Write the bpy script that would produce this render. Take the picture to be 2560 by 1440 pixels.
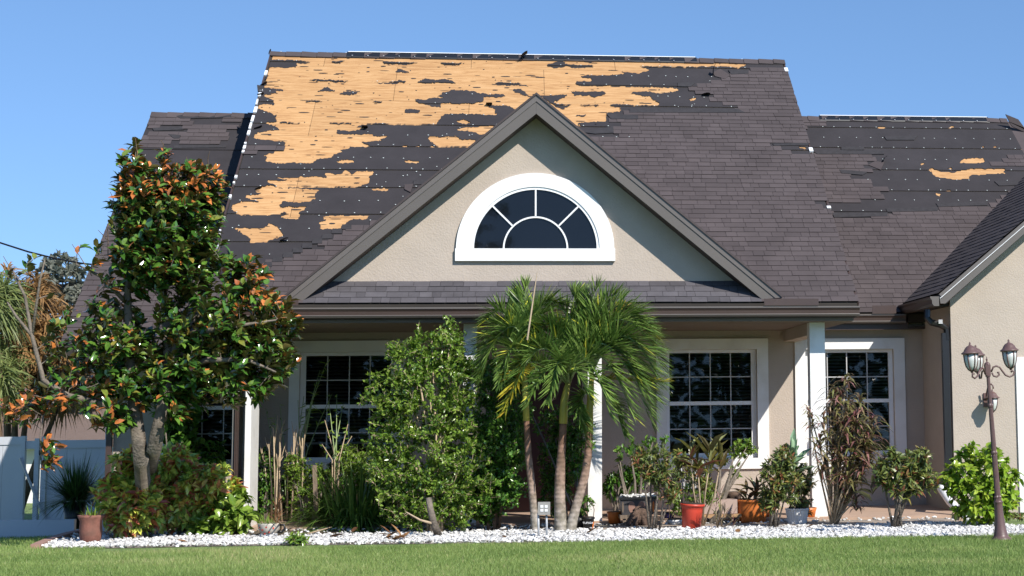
import bpy, math, random
import numpy as np
from mathutils import Vector, Matrix
random.seed(11); rng = np.random.default_rng(11)
for o in list(bpy.data.objects): bpy.data.objects.remove(o)
scene = bpy.context.scene
col = scene.collection

# ------------------------------------------------------------------ camera
# The photo is an off-centre crop: focal length, principal point and axes come
# from its three vanishing points.
F = 4160.0; PX, PY = 1815.0, 566.0
VX, VY, VZ = (34300.0, 667.0), (1281.0, 1030.0), (1400.0, -37000.0)
CAM = np.array([0.0, 0.0, 1.5])
def _d(v): 
    a = np.array([(v[0]-PX)/F, (v[1]-PY)/F, 1.0]); return a/np.linalg.norm(a)
_R = np.stack([_d(VX), _d(VY), _d(VZ)], axis=1)
_u, _s, _v = np.linalg.svd(_R); R = _u @ _v            # world -> camera (x right, y down, z forward)
cd = bpy.data.cameras.new('camera'); cam = bpy.data.objects.new('camera', cd); col.objects.link(cam)
cd.sensor_width = 36; cd.lens = F/2560*36
cd.shift_x = (1280-PX)/2560; cd.shift_y = (PY-720)/2560
cd.clip_start = 0.1; cd.clip_end = 2000
m3 = Matrix([[R[0][i], -R[1][i], -R[2][i]] for i in range(3)])
cam.matrix_world = Matrix.Translation(Vector(CAM)) @ m3.to_4x4()
scene.camera = cam

def proj(p):
    q = (np.asarray(p, float)-CAM) @ R.T
    return PX+F*q[..., 0]/q[..., 2], PY+F*q[..., 1]/q[..., 2]
def ray(px, py): return R.T @ np.array([(px-PX)/F, (py-PY)/F, 1.0])
def at(px, py, Y):                    # point of the plane y = Y seen at that pixel of the photograph
    d = ray(px, py); t = Y/d[1]; return Vector(CAM+t*d)
def gnd(px, py, z=0.0):
    d = ray(px, py); t = (z-CAM[2])/d[2]; return Vector(CAM+t*d)
def PM(Y): return F/Y                 # pixels per metre at depth Y

# ------------------------------------------------------------------ light
SUN = Vector((0.68, -1.0, 1.0)).normalized()          # towards the sun
w = bpy.data.worlds.new("World"); scene.world = w; w.use_nodes = True
nt = w.node_tree; nt.nodes.clear()
sky = nt.nodes.new('ShaderNodeTexSky'); sky.sky_type = 'NISHITA'; sky.sun_disc = False
sky.sun_elevation = math.asin(SUN.z); sky.sun_rotation = math.atan2(SUN.x, SUN.y)
sky.air_density = 1.0; sky.dust_density = 0.05; sky.ozone_density = 4.0; sky.altitude = 0
bg = nt.nodes.new('ShaderNodeBackground'); bg.inputs[1].default_value = 0.15
wo = nt.nodes.new('ShaderNodeOutputWorld')
tc = nt.nodes.new('ShaderNodeTexCoord'); va = nt.nodes.new('ShaderNodeVectorMath'); va.operation = 'ADD'; va.inputs[1].default_value = (0, 0, .17)
vn = nt.nodes.new('ShaderNodeVectorMath'); vn.operation = 'NORMALIZE'     # dry clear air: blue right down to the horizon
nt.links.new(tc.outputs['Generated'], va.inputs[0]); nt.links.new(va.outputs[0], vn.inputs[0]); nt.links.new(vn.outputs[0], sky.inputs[0])
hs = nt.nodes.new('ShaderNodeHueSaturation'); hs.inputs['Saturation'].default_value = 1.06; hs.inputs['Value'].default_value = 1.06
nt.links.new(sky.outputs[0], hs.inputs['Color']); nt.links.new(hs.outputs[0], bg.inputs[0]); nt.links.new(bg.outputs[0], wo.inputs[0])
sl = bpy.data.lights.new('sun', 'SUN'); sl.energy = 5.0; sl.angle = math.radians(0.5); sl.color = (1, .95, .87)
so = bpy.data.objects.new('sun', sl); col.objects.link(so)
so.rotation_euler = (-SUN).to_track_quat('-Z', 'Y').to_euler()
scene.view_settings.view_transform = 'Standard'; scene.view_settings.look = 'None'
scene.view_settings.exposure = 0.32; scene.view_settings.gamma = 1; scene.view_settings.use_curve_mapping = False
scene.cycles.max_bounces = 6; scene.cycles.transparent_max_bounces = 12

# ------------------------------------------------------------------ materials
def newmat(name):
    m = bpy.data.materials.new(name); m.use_nodes = True
    n = m.node_tree.nodes; n.clear(); out = n.new('ShaderNodeOutputMaterial')
    b = n.new('ShaderNodeBsdfPrincipled'); m.node_tree.links.new(b.outputs[0], out.inputs[0])
    return m, n, m.node_tree.links, b, out
def c4(c): return (c[0], c[1], c[2], 1)
def mul(c, k): return tuple(x*k for x in c)
def M(name, base, rough=.8, var=.12, scale=3, bump=0, bscale=60, bdist=.01, rnd=0, metal=0, stretch=(1, 1, 1), dirt=None, dirts=1.2, spec=.5):
    """noise-mottled paint/stone; rnd adds a tone of its own to each piece"""
    m, n, L, b, out = newmat(name)
    g = n.new('ShaderNodeNewGeometry'); mp = n.new('ShaderNodeMapping'); mp.inputs['Scale'].default_value = stretch
    L.new(g.outputs['Position'], mp.inputs[0])
    t = n.new('ShaderNodeTexNoise'); t.inputs['Scale'].default_value = scale; t.inputs['Detail'].default_value = 6; t.inputs['Roughness'].default_value = .65
    L.new(mp.outputs[0], t.inputs[0])
    r = n.new('ShaderNodeValToRGB'); r.color_ramp.elements[0].position = .3; r.color_ramp.elements[1].position = .72
    r.color_ramp.elements[0].color = c4(mul(base, 1-var)); r.color_ramp.elements[1].color = c4(mul(base, 1+var))
    L.new(t.outputs[0], r.inputs[0]); cur = r.outputs[0]
    if rnd:
        oi = n.new('ShaderNodeObjectInfo'); at_ = n.new('ShaderNodeAttribute'); at_.attribute_name = 'rnd'
        ad = n.new('ShaderNodeMath'); ad.operation = 'ADD'; L.new(oi.outputs['Random'], ad.inputs[0]); L.new(at_.outputs['Fac'], ad.inputs[1])
        fr = n.new('ShaderNodeMath'); fr.operation = 'FRACT'; L.new(ad.outputs[0], fr.inputs[0])
        mr = n.new('ShaderNodeMapRange'); mr.inputs[3].default_value = 1-rnd; mr.inputs[4].default_value = 1+rnd
        L.new(fr.outputs[0], mr.inputs[0])
        hv = n.new('ShaderNodeHueSaturation'); L.new(mr.outputs[0], hv.inputs['Value']); L.new(cur, hv.inputs['Color']); cur = hv.outputs[0]
    if dirt:
        t3 = n.new('ShaderNodeTexNoise'); t3.inputs['Scale'].default_value = dirts; t3.inputs['Detail'].default_value = 8; L.new(g.outputs['Position'], t3.inputs[0])
        r3 = n.new('ShaderNodeValToRGB'); r3.color_ramp.elements[0].position = .52; r3.color_ramp.elements[1].position = .78
        r3.color_ramp.elements[0].color = (0, 0, 0, 1); r3.color_ramp.elements[1].color = (.6, .6, .6, 1)
        L.new(t3.outputs[0], r3.inputs[0]); mx = n.new('ShaderNodeMix'); mx.data_type = 'RGBA'
        L.new(r3.outputs[0], mx.inputs[0]); L.new(cur, mx.inputs[6]); mx.inputs[7].default_value = c4(dirt); cur = mx.outputs[2]
    L.new(cur, b.inputs['Base Color']); b.inputs['Roughness'].default_value = rough; b.inputs['Metallic'].default_value = metal
    b.inputs['Specular IOR Level'].default_value = spec
    if bump:
        t2 = n.new('ShaderNodeTexNoise'); t2.inputs['Scale'].default_value = bscale; t2.inputs['Detail'].default_value = 4
        L.new(mp.outputs[0], t2.inputs[0]); bp = n.new('ShaderNodeBump'); bp.inputs['Strength'].default_value = bump; bp.inputs['Distance'].default_value = bdist
        L.new(t2.outputs[0], bp.inputs['Height']); L.new(bp.outputs[0], b.inputs['Normal'])
    return m
def leafmat(name, stops, rough=.4, trans=.2, back=None, vein=.12, spec=.5):
    m, n, L, b, out = newmat(name)
    oi = n.new('ShaderNodeObjectInfo'); a = n.new('ShaderNodeAttribute'); a.attribute_name = 'rnd'
    ad = n.new('ShaderNodeMath'); ad.operation = 'ADD'; L.new(oi.outputs['Random'], ad.inputs[0]); L.new(a.outputs['Fac'], ad.inputs[1])
    fr = n.new('ShaderNodeMath'); fr.operation = 'FRACT'; L.new(ad.outputs[0], fr.inputs[0])
    # joined leaves store their tone in rnd; single leaves carry it in the object colour
    r = n.new('ShaderNodeValToRGB'); e = r.color_ramp.elements
    e[0].position = stops[0][0]; e[0].color = c4(stops[0][1]); e[1].position = stops[-1][0]; e[1].color = c4(stops[-1][1])
    for p_, c_ in stops[1:-1]: x = e.new(p_); x.color = c4(c_)
    L.new(a.outputs['Fac'], r.inputs[0])
    g = n.new('ShaderNodeNewGeometry'); t = n.new('ShaderNodeTexNoise'); t.inputs['Scale'].default_value = 25; L.new(g.outputs['Position'], t.inputs[0])
    mr = n.new('ShaderNodeMapRange'); mr.inputs[1].default_value = .3; mr.inputs[2].default_value = .7; mr.inputs[3].default_value = 1-vein*2; mr.inputs[4].default_value = 1+vein*2
    L.new(t.outputs[0], mr.inputs[0]); hv = n.new('ShaderNodeHueSaturation'); L.new(mr.outputs[0], hv.inputs['Value']); L.new(r.outputs[0], hv.inputs['Color'])
    cur = hv.outputs[0]
    if back:
        mx = n.new('ShaderNodeMix'); mx.data_type = 'RGBA'; L.new(g.outputs['Backfacing'], mx.inputs[0]); L.new(cur, mx.inputs[6]); mx.inputs[7].default_value = c4(back); cur = mx.outputs[2]
    L.new(cur, b.inputs['Base Color']); b.inputs['Roughness'].default_value = rough; b.inputs['Specular IOR Level'].default_value = spec
    if trans:
        tr = n.new('ShaderNodeBsdfTranslucent'); L.new(cur, tr.inputs[0]); ms = n.new('ShaderNodeMixShader'); ms.inputs[0].default_value = trans
        L.new(b.outputs[0], ms.inputs[1]); L.new(tr.outputs[0], ms.inputs[2]); L.new(ms.outputs[0], out.inputs[0])
    return m
def plywood():
    m, n, L, b, out = newmat('plywood')
    g = n.new('ShaderNodeNewGeometry'); mp = n.new('ShaderNodeMapping'); mp.inputs['Scale'].default_value = (.55, 4.5, 4.5); L.new(g.outputs['Position'], mp.inputs[0])
    t = n.new('ShaderNodeTexNoise'); t.inputs['Scale'].default_value = 3.2; t.inputs['Detail'].default_value = 9; t.inputs['Roughness'].default_value = .7; t.inputs['Distortion'].default_value = 1.4
    L.new(mp.outputs[0], t.inputs[0]); r = n.new('ShaderNodeValToRGB'); e = r.color_ramp.elements
    e[0].position = .25; e[0].color = (.27, .125, .05, 1); e[1].position = .75; e[1].color = (.58, .36, .18, 1); x = e.new(.5); x.color = (.47, .265, .115, 1)
    L.new(t.outputs[0], r.inputs[0])
    t2 = n.new('ShaderNodeTexVoronoi'); t2.inputs['Scale'].default_value = 2.6; mp2 = n.new('ShaderNodeMapping'); mp2.inputs['Scale'].default_value = (1, 2.2, 2.2)
    L.new(g.outputs['Position'], mp2.inputs[0]); L.new(mp2.outputs[0], t2.inputs[0])
    r2 = n.new('ShaderNodeValToRGB'); r2.color_ramp.elements[0].position = .035; r2.color_ramp.elements[0].color = (.5, .5, .5, 1); r2.color_ramp.elements[1].position = .09; r2.color_ramp.elements[1].color = (0, 0, 0, 1)
    L.new(t2.outputs['Distance'], r2.inputs[0]); mx = n.new('ShaderNodeMix'); mx.data_type = 'RGBA'; L.new(r2.outputs[0], mx.inputs[0]); L.new(r.outputs[0], mx.inputs[6]); mx.inputs[7].default_value = (.25, .1, .04, 1)
    oi = n.new('ShaderNodeObjectInfo'); mr = n.new('ShaderNodeMapRange'); mr.inputs[3].default_value = .9; mr.inputs[4].default_value = 1.08; L.new(oi.outputs['Random'], mr.inputs[0])
    hv = n.new('ShaderNodeHueSaturation'); L.new(mr.outputs[0], hv.inputs['Value']); L.new(mx.outputs[2], hv.inputs['Color'])
    L.new(hv.outputs[0], b.inputs['Base Color']); b.inputs['Roughness'].default_value = .85; b.inputs['Specular IOR Level'].default_value = .2
    return m
def glassmat():
    m, n, L, b, out = newmat('window_glass'); n.remove(b)
    tr = n.new('ShaderNodeBsdfTransparent'); tr.inputs[0].default_value = (.38, .4, .4, 1)
    gl = n.new('ShaderNodeBsdfGlossy'); gl.inputs['Roughness'].default_value = .015
    fr = n.new('ShaderNodeFresnel'); fr.inputs[0].default_value = 1.48
    g = n.new('ShaderNodeNewGeometry'); t = n.new('ShaderNodeTexNoise'); t.inputs['Scale'].default_value = 1.6; L.new(g.outputs['Position'], t.inputs[0])
    bp = n.new('ShaderNodeBump'); bp.inputs['Strength'].default_value = .04; bp.inputs['Distance'].default_value = .02; L.new(t.outputs[0], bp.inputs['Height']); L.new(bp.outputs[0], gl.inputs['Normal'])
    ms = n.new('ShaderNodeMixShader'); L.new(fr.outputs[0], ms.inputs[0]); L.new(tr.outputs[0], ms.inputs[1]); L.new(gl.outputs[0], ms.inputs[2]); L.new(ms.outputs[0], out.inputs[0])
    return m
MT = dict(
    stucco=M('stucco', (.435, .37, .31), .95, .06, 2, .6, 42, .01, spec=.2, dirt=(.40, .33, .27), dirts=.8),
    white=M('white_paint', (.78, .77, .75), .6, .05, 2, .15, 90, dirt=(.55, .52, .47), dirts=2.5),
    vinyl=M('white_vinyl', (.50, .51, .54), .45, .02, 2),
    fascia=M('fascia_brown_grey', (.108, .094, .084), .5, .06, 1.5, spec=.5),
    drip=M('drip_edge_metal', (.13, .112, .10), .35, .05, 2),
    gutter=M('gutter_brown', (.062, .040, .034), .38, .1, 2),
    downspout=M('dark_downspout', (.016, .015, .016), .3, .1, 3),
    soffit=M('soffit_brown', (.05, .032, .026), .7, .05, 2),
    shingle=M('shingle', (.074, .060, .060), .93, .16, 1.6, 0, rnd=.12, spec=.25),
    shingle2=M('grey_shingle', (.085, .079, .086), .93, .15, 5, 0, rnd=.2, spec=.25),
    strip=M('bare_shingle_strip', (.030, .027, .029), .95, .25, 12),
    core=M('asphalt_core', (.015, .012, .012), .95, .1, 5),
    felt=M('roofing_felt', (.034, .030, .032), .85, .16, 2.2, .3, 14, .01, rnd=.07, spec=.3),
    deck=M('dark_under_roof', (.03, .025, .02), .9),
    ply=plywood(),
    nail=M('cap_nail_grey', (.55, .60, .57), .5), mulch=M('bare_soil', (.12, .09, .065), .95, .4, 12, .8, 40, .02),
    black=M('black_plastic', (.012, .012, .013), .4, .1, 3),
    alu=M('white_metal', (.8, .8, .8), .35, .03, 3),
    glass=glassmat(), darkglass=M('dark_glass', (.006, .007, .010),   .03, .1, 2, .05, 1.5, .02, spec=.36),
    blind=M('blind_slats', (.34, .33, .31), .6, .04, 3),
    room=M('room_interior', (.08, .075, .07), .9),
    bar=M('window_bar_shaded', (.48, .48, .48), .4, .03, 3), ceiling=M('porch_ceiling_brown', (.16, .13, .105), .9, .08, 2),  # bar: white metal greyed to carry the shade on the window bars
    maroon=M('maroon_door', (.045, .011, .009), .5, .1, 3),
    terra=M('porch_tile', (.42, .29, .21), .8, .1, 2.5, .2, 40),
    path=M('concrete_path', (.33, .27, .22), .9, .15, 3, .3, 60, dirt=(.12, .09, .07)),
    stone=M('white_marble', (.60, .585, .56), .6, .1, 8, rnd=.4),
    gbase=M('gravel_base', (.26, .23, .19), .95, .3, 30),
    bark=M('pale_bark', (.17, .14, .11), .9, .45, 9, .7, 40, .02, dirt=(.07, .06, .045), dirts=7),
    twig=M('brown_twig', (.17, .115, .075), .9, .25, 14),
    pale=M('pale_stem', (.42, .32, .21), .85, .22, 12),
    terracotta=M('terracotta', (.24, .10, .07), .85, .3, 7, .5, 30, dirt=(.10, .07, .05), dirts=6),
    red=M('red_pot', (.53, .055, .03), .4, .05, 3), orange=M('orange_pot', (.55, .155, .03), .45, .07, 5),
    pot=M('white_pot', (.72, .72, .72), .5, .03, 4), soil=M('soil', (.035, .022, .015), .95, .3, 20),
    lamp=M('bronze_lamp', (.125, .072, .066), .42, .18, 9, .15, 40, spec=.5), lglass=M('frosted_glass', (.55, .57, .54), .3, .05, 8),
    wood=M('weathered_wood', (.20, .15, .11), .9, .3, 6, .4, 30, stretch=(6, 6, 1)),
    log=M('dark_log', (.11, .07, .05), .95, .5, 9, .8, 25, .02, stretch=(1, 3, 3)),
    grey=M('grey_plastic', (.24, .23, .21), .55, .08, 5),
    nroof=M('neighbour_shingle', (.175, .12, .09), .95, .22, 9, .5, 50, .02, stretch=(1, 4, 4)),
    brick=M('paver', (.33, .19, .145), .9, .2, 8),
)
def ptrunk():
    m, n, L, b, out = newmat('ringed_palm_trunk')
    g = n.new('ShaderNodeNewGeometry'); t = n.new('ShaderNodeTexNoise'); t.inputs['Scale'].default_value = 14; t.inputs['Detail'].default_value = 6; L.new(g.outputs['Position'], t.inputs[0])
    sx = n.new('ShaderNodeSeparateXYZ'); L.new(g.outputs['Position'], sx.inputs[0])
    r = n.new('ShaderNodeValToRGB'); e = r.color_ramp.elements; e[0].position = .1; e[0].color = (.36, .32, .27, 1); e[1].position = .8; e[1].color = (.22, .115, .075, 1)
    x = e.new(.45); x.color = (.34, .225, .17, 1)
    mr = n.new('ShaderNodeMapRange'); mr.inputs[2].default_value = 1.5; L.new(sx.outputs[2], mr.inputs[0]); L.new(mr.outputs[0], r.inputs[0])
    r2 = n.new('ShaderNodeValToRGB'); r2.color_ramp.elements[0].position = .38; r2.color_ramp.elements[0].color = (.55, .55, .5, 1); r2.color_ramp.elements[1].position = .6
    L.new(t.outputs[0], r2.inputs[0]); mx = n.new('ShaderNodeMix'); mx.data_type = 'RGBA'; mx.blend_type = 'MULTIPLY'; mx.inputs[0].default_value = 1
    L.new(r.outputs[0], mx.inputs[6]); L.new(r2.outputs[0], mx.inputs[7]); L.new(mx.outputs[2], b.inputs['Base Color']); b.inputs['Roughness'].default_value = .9
    wv = n.new('ShaderNodeTexWave'); wv.bands_direction = 'Z'; wv.inputs['Scale'].default_value = 5.5; wv.inputs['Distortion'].default_value = 1.2; L.new(g.outputs['Position'], wv.inputs[0])
    bp = n.new('ShaderNodeBump'); bp.inputs['Strength'].default_value = .35; bp.inputs['Distance'].default_value = .01; L.new(wv.outputs[0], bp.inputs['Height']); L.new(bp.outputs[0], b.inputs['Normal'])
    return m
MT['ptrunk'] = ptrunk()
MT['shaft'] = M('crownshaft', (.36, .33, .06), .45, .3, 5, stretch=(3, 3, .5))

# ------------------------------------------------------------------ object helpers
def tag(o, label=None, cat=None, group=None, kind=None):
    if label: o['label'] = label
    if cat: o['category'] = cat
    if group: o['group'] = group
    if kind: o['kind'] = kind
    return o
def thing(name, loc, label, cat, group=None):
    o = bpy.data.objects.new(name, None); col.objects.link(o); o.location = loc; o.empty_display_size = .2
    return tag(o, label, cat, group)
def link(name, me, parent=None, wm=None):
    o = bpy.data.objects.new(name, me); col.objects.link(o)
    if parent is not None:
        o.parent = parent
        o.matrix_parent_inverse = Matrix.Identity(4)
        pw = WM.get(parent.name) or parent_world(parent)
        o.matrix_basis = pw.inverted() @ (wm if wm is not None else Matrix.Identity(4))
    elif wm is not None: o.matrix_basis = wm
    return o
WM = {}
def parent_world(p):
    m = p.matrix_basis.copy(); q = p.parent
    while q is not None: m = q.matrix_basis @ m; q = q.parent
    return m
class MB:
    def __init__(s): s.v = []; s.f = []; s.mi = []
    def add(s, vs, fs, mi=0):
        k = len(s.v); s.v += [tuple(v) for v in vs]; s.f += [tuple(i+k for i in f) for f in fs]; s.mi += [mi]*len(fs); return s
    def hexa(s, p, mi=0):               # p: 4 bottom ccw, 4 top
        return s.add(p, [(3, 2, 1, 0), (4, 5, 6, 7), (0, 1, 5, 4), (1, 2, 6, 5), (2, 3, 7, 6), (3, 0, 4, 7)], mi)
    def box(s, x0, x1, y0, y1, z0, z1, mi=0):
        return s.hexa([(x0, y0, z0), (x1, y0, z0), (x1, y1, z0), (x0, y1, z0), (x0, y0, z1), (x1, y0, z1), (x1, y1, z1), (x0, y1, z1)], mi)
    def prismY(s, poly, y0, y1, mi=0):  # poly of (x,z)
        n = len(poly); a = [(x, y0, z) for x, z in poly]; b = [(x, y1, z) for x, z in poly]
        return s.add(a+b, [tuple(range(n)), tuple(range(2*n-1, n-1, -1))]+[(i, i+n, (i+1) % n+n, (i+1) % n) for i in range(n)], mi)
    def prismX(s, poly, x0, x1, mi=0):  # poly of (y,z)
        n = len(poly); a = [(x0, y, z) for y, z in poly]; b = [(x1, y, z) for y, z in poly]
        return s.add(a+b, [tuple(range(n)), tuple(range(2*n-1, n-1, -1))]+[(i, i+n, (i+1) % n+n, (i+1) % n) for i in range(n)], mi)
    def tube(s, pts, r, n=6, mi=0, cap=True):
        pts = [Vector(p) for p in pts]; m = len(pts)
        if not hasattr(r, '__len__'): r = [r]*m
        k = len(s.v); ref = None
        for i, p in enumerate(pts):
            d = (pts[min(i+1, m-1)]-pts[max(i-1, 0)])
            if d.length < 1e-9: d = Vector((0, 0, 1))
            d.normalize()
            if ref is None: ref = Vector((1, 0, 0)) if abs(d.x) < .8 else Vector((0, 1, 0))
            a = (ref-d*ref.dot(d)).normalized(); b = d.cross(a); ref = a
            for j in range(n):
                t = 2*math.pi*j/n; s.v.append(tuple(p+(a*math.cos(t)+b*math.sin(t))*r[i]))
        for i in range(m-1):
            for j in range(n):
                s.f.append((k+i*n+j, k+i*n+(j+1) % n, k+(i+1)*n+(j+1) % n, k+(i+1)*n+j)); s.mi.append(mi)
        if cap:
            s.f.append(tuple(k+j for j in reversed(range(n)))); s.f.append(tuple(k+(m-1)*n+j for j in range(n))); s.mi += [mi, mi]
        return s
    def lathe(s, c, prof, n=24, mi=0, axis=None, flute=0):
        """prof: (r,z) bottom to top; axis: tilt"""
        k = len(s.v); m = len(prof); c = Vector(c); q = axis if axis else Matrix.Identity(3)
        for r_, z in prof:
            for j in range(n):
                t = 2*math.pi*j/n; rr = r_*(1+(flute*math.cos(j*math.pi) if flute else 0))
                s.v.append(tuple(c+q @ Vector((rr*math.cos(t), rr*math.sin(t), z))))
        for i in range(m-1):
            for j in range(n):
                s.f.append((k+i*n+j, k+i*n+(j+1) % n, k+(i+1)*n+(j+1) % n, k+(i+1)*n+j)); s.mi.append(mi)
        s.f.append(tuple(k+j for j in reversed(range(n)))); s.f.append(tuple(k+(m-1)*n+j for j in range(n))); s.mi += [mi, mi]
        return s
    def mesh(s, name, mats, smooth=False):
        me = bpy.data.meshes.new(name); me.from_pydata(s.v, [], s.f)
        for m in (mats if isinstance(mats, (list, tuple)) else [mats]): me.materials.append(m)
        me.polygons.foreach_set('material_index', s.mi)
        if smooth: me.polygons.foreach_set('use_smooth', [True]*len(s.f))
        me.update(); return me
    def build(s, name, mats, parent=None, smooth=False, kind=None):
        o = link(name, s.mesh(name, mats, smooth), parent)
        if kind: o['kind'] = kind
        return o
def np_mesh(name, V, T, mat, rnd=None, smooth=False):
    me = bpy.data.meshes.new(name); V = np.ascontiguousarray(V, np.float32); T = np.ascontiguousarray(T, np.int32)
    me.vertices.add(len(V)); me.vertices.foreach_set('co', V.ravel())
    k = T.shape[1]; me.loops.add(T.size); me.loops.foreach_set('vertex_index', T.ravel())
    me.polygons.add(len(T)); me.polygons.foreach_set('loop_start', np.arange(0, T.size, k, dtype=np.int32))
    me.polygons.foreach_set('use_smooth', np.full(len(T), bool(smooth)))
    me.update(calc_edges=True)
    if rnd is not None:
        a = me.attributes.new('rnd', 'FLOAT', 'POINT'); a.data.foreach_set('value', np.ascontiguousarray(rnd, np.float32))
    me.materials.append(mat); return me
# leaf shapes: (along, side, lift) and triangles
OVAL = (np.array([(0, 0, 0), (.35, 0, -.03), (.7, 0, -.04), (1, 0, -.10), (.28, .5, .07), (.66, .46, .04), (.28, -.5, .07), (.66, -.46, .04)]),
        np.array([(0, 1, 4), (1, 5, 4), (1, 2, 5), (2, 3, 5), (0, 6, 1), (1, 6, 7), (1, 7, 2), (2, 7, 3)]))
SMALL = (np.array([(0, 0, 0), (.5, .5, .08), (1, 0, -.05), (.5, -.5, .08)]), np.array([(0, 2, 1), (0, 3, 2)]))
LANCE = (np.array([(0, .2, 0), (0, -.2, 0), (.33, .5, .02), (.33, -.5, .02), (.68, .38, .02), (.68, -.38, .02), (1, 0, 0)]),
         np.array([(0, 1, 3), (0, 3, 2), (2, 3, 5), (2, 5, 4), (4, 5, 6)]))
def norm(a): return a/np.maximum(np.linalg.norm(a, axis=-1, keepdims=True), 1e-9)
def frames(d, nrm):
    d = norm(d); side = norm(np.cross(d, nrm)); n2 = np.cross(side, d); return d, side, n2
def leaves(B, D, N, Ln, Wd, tmpl, droop=.0):
    """B,D,N (n,3); Ln, Wd (n,) -> verts, tris"""
    d, s, n2 = frames(D, N); tv, tt = tmpl; n = len(B)
    V = (B[:, None]+d[:, None]*(tv[None, :, 0:1]*Ln[:, None, None])+s[:, None]*(tv[None, :, 1:2]*Wd[:, None, None])
         + n2[:, None]*(tv[None, :, 2:3]*Ln[:, None, None]))
    if np.any(droop): V[..., 2] -= (tv[None, :, 0]**2)*(np.asarray(droop)*Ln)[:, None]
    T = tt[:, ::-1][None]+(np.arange(n)*len(tv))[:, None, None]
    return V.reshape(-1, 3), T.reshape(-1, 3)

# ================================================================== HOUSE
house = thing('house', (0, 22.8, 0), 'beige stucco house with storm-stripped shingle roof and bare plywood showing', 'house')
bpy.context.view_layer.update()
YG, YC, YW, YA = 22.4, 22.8, 25.1, 23.4     # main eave, porch columns and gable wall, window wall, garage front
YL = 24.4                                   # left wing front wall
def X(px, Y, py=1000): return at(px, py, Y).x
def Z(px, py, Y): return at(px, py, Y).z

class Roof:
    def __init__(s, O, U, V): s.O = Vector(O); s.U = Vector(U).normalized(); s.V = Vector(V).normalized(); s.N = s.U.cross(s.V).normalized()
    def p(s, u, v, h=0): return s.O+s.U*u+s.V*v+s.N*h
    def arr(s, u, v, h): return (np.array(s.O)+u[..., None]*np.array(s.U)+v[..., None]*np.array(s.V)+h[..., None]*np.array(s.N))
    def hit(s, px, py):
        d = Vector(ray(px, py)); c = Vector(CAM); t = (s.O-c).dot(s.N)/d.dot(s.N); q = c+d*t-s.O
        return q.dot(s.U), q.dot(s.V)
    def mat(s, u, v, h, su=1, sv=1, sn=1):
        q = s.p(u, v, h); m = Matrix.Identity(4)
        for i in range(3): m[i][0] = s.U[i]*su; m[i][1] = s.V[i]*sv; m[i][2] = s.N[i]*sn; m[i][3] = q[i]
        return m
PITCH = .777
XM0, XM1 = at(500, 757, YG).x, at(2143, 757, YG).x
ZE = at(1950, 757, YG).z
main = Roof((XM0, YG, ZE), (1, 0, 0), (0, 1, PITCH)); 
RL = main.hit(1300, 143)[1]; UW = XM1-XM0
ZR = main.p(0, RL).z; YR = main.p(0, RL).y
# right wing, behind and lower
YWE = 24.88; ZWE = at(2210, 783, YWE).z; PW = .79
wing = Roof((XM1-.6, YWE, ZWE), (1, 0, 0), (0, 1, PW)); RW = wing.hit(2250, 297)[1]
# left wing
YLE = 23.1; ZLE = ZE-1.04+PITCH*(YLE-YG)
lwing = Roof((at(390, 281, 28.65).x, YLE, ZLE), (1, 0, 0), (0, 1, PITCH)); RLW = lwing.hit(500, 286)[1]
ULW = XM0+.25-lwing.O.x
# garage, ridge running away from the street
YGF = YA-.4; ge = at(2346, 736, YGF); gap_ = at(2509, 596, YGF); PG = (gap_.z-ge.z)/(gap_.x-ge.x)
GL = 5.4; gar = Roof((ge.x, YGF+GL, ge.z), (0, -1, 0), (1, 0, PG)); XGR = ge.x+3.05; ZGR = ge.z+3.05*PG; RG = 3.05*math.hypot(1, PG)
print('ZE %.2f ZR %.2f YR %.2f wingE %.2f wingR %.2f lw %.2f PG %.2f' % (ZE, ZR, YR, ZWE, wing.p(0, RW).z, lwing.p(0, RLW).z, PG))

# roof bodies
def body(name, x0, x1, y0, z0, yr, zr, drop=.14):
    yb = yr+(yr-y0)
    return MB().prismX([(y0, z0-drop), (y0, z0-.012), (yr, zr-.012), (yb, z0-.012), (yb, z0-drop)], x0, x1).build(name, [MT['deck']], house)
roofM = body('main_roof', XM0, XM1, YG, ZE, YR, ZR)
roofW = body('right_roof', XM1-.6, at(2532, 292, 29.4).x, YWE, ZWE, wing.p(0, RW).y, wing.p(0, RW).z)
roofL = body('left_roof', lwing.O.x, XM0+.3, YLE, ZLE, lwing.p(0, RLW).y, lwing.p(0, RLW).z)
xh = at(2532, 292, 29.4).x          # hip end of the right roof
wr = wing.p(0, RW)
MB().add([(xh, YWE, ZWE-.012), (xh+4.5, YWE, ZWE-.012), (xh, wr.y, wr.z-.012), (xh+4.5, wr.y+4, ZWE), (xh, wr.y+4, ZWE)], [(0, 1, 2), (1, 3, 2), (3, 4, 2)]).build('hip_slope', [MT['shingle']], roofW)
roofG = MB().prismY([(ge.x, ge.z-.14), (ge.x+6.1, ge.z-.14), (ge.x+6.1, ge.z-.012), (XGR, ZGR-.012), (ge.x, ge.z-.012)], YA+.05, YGF+GL).build('garage_roof', [MT['deck']], house)

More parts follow.
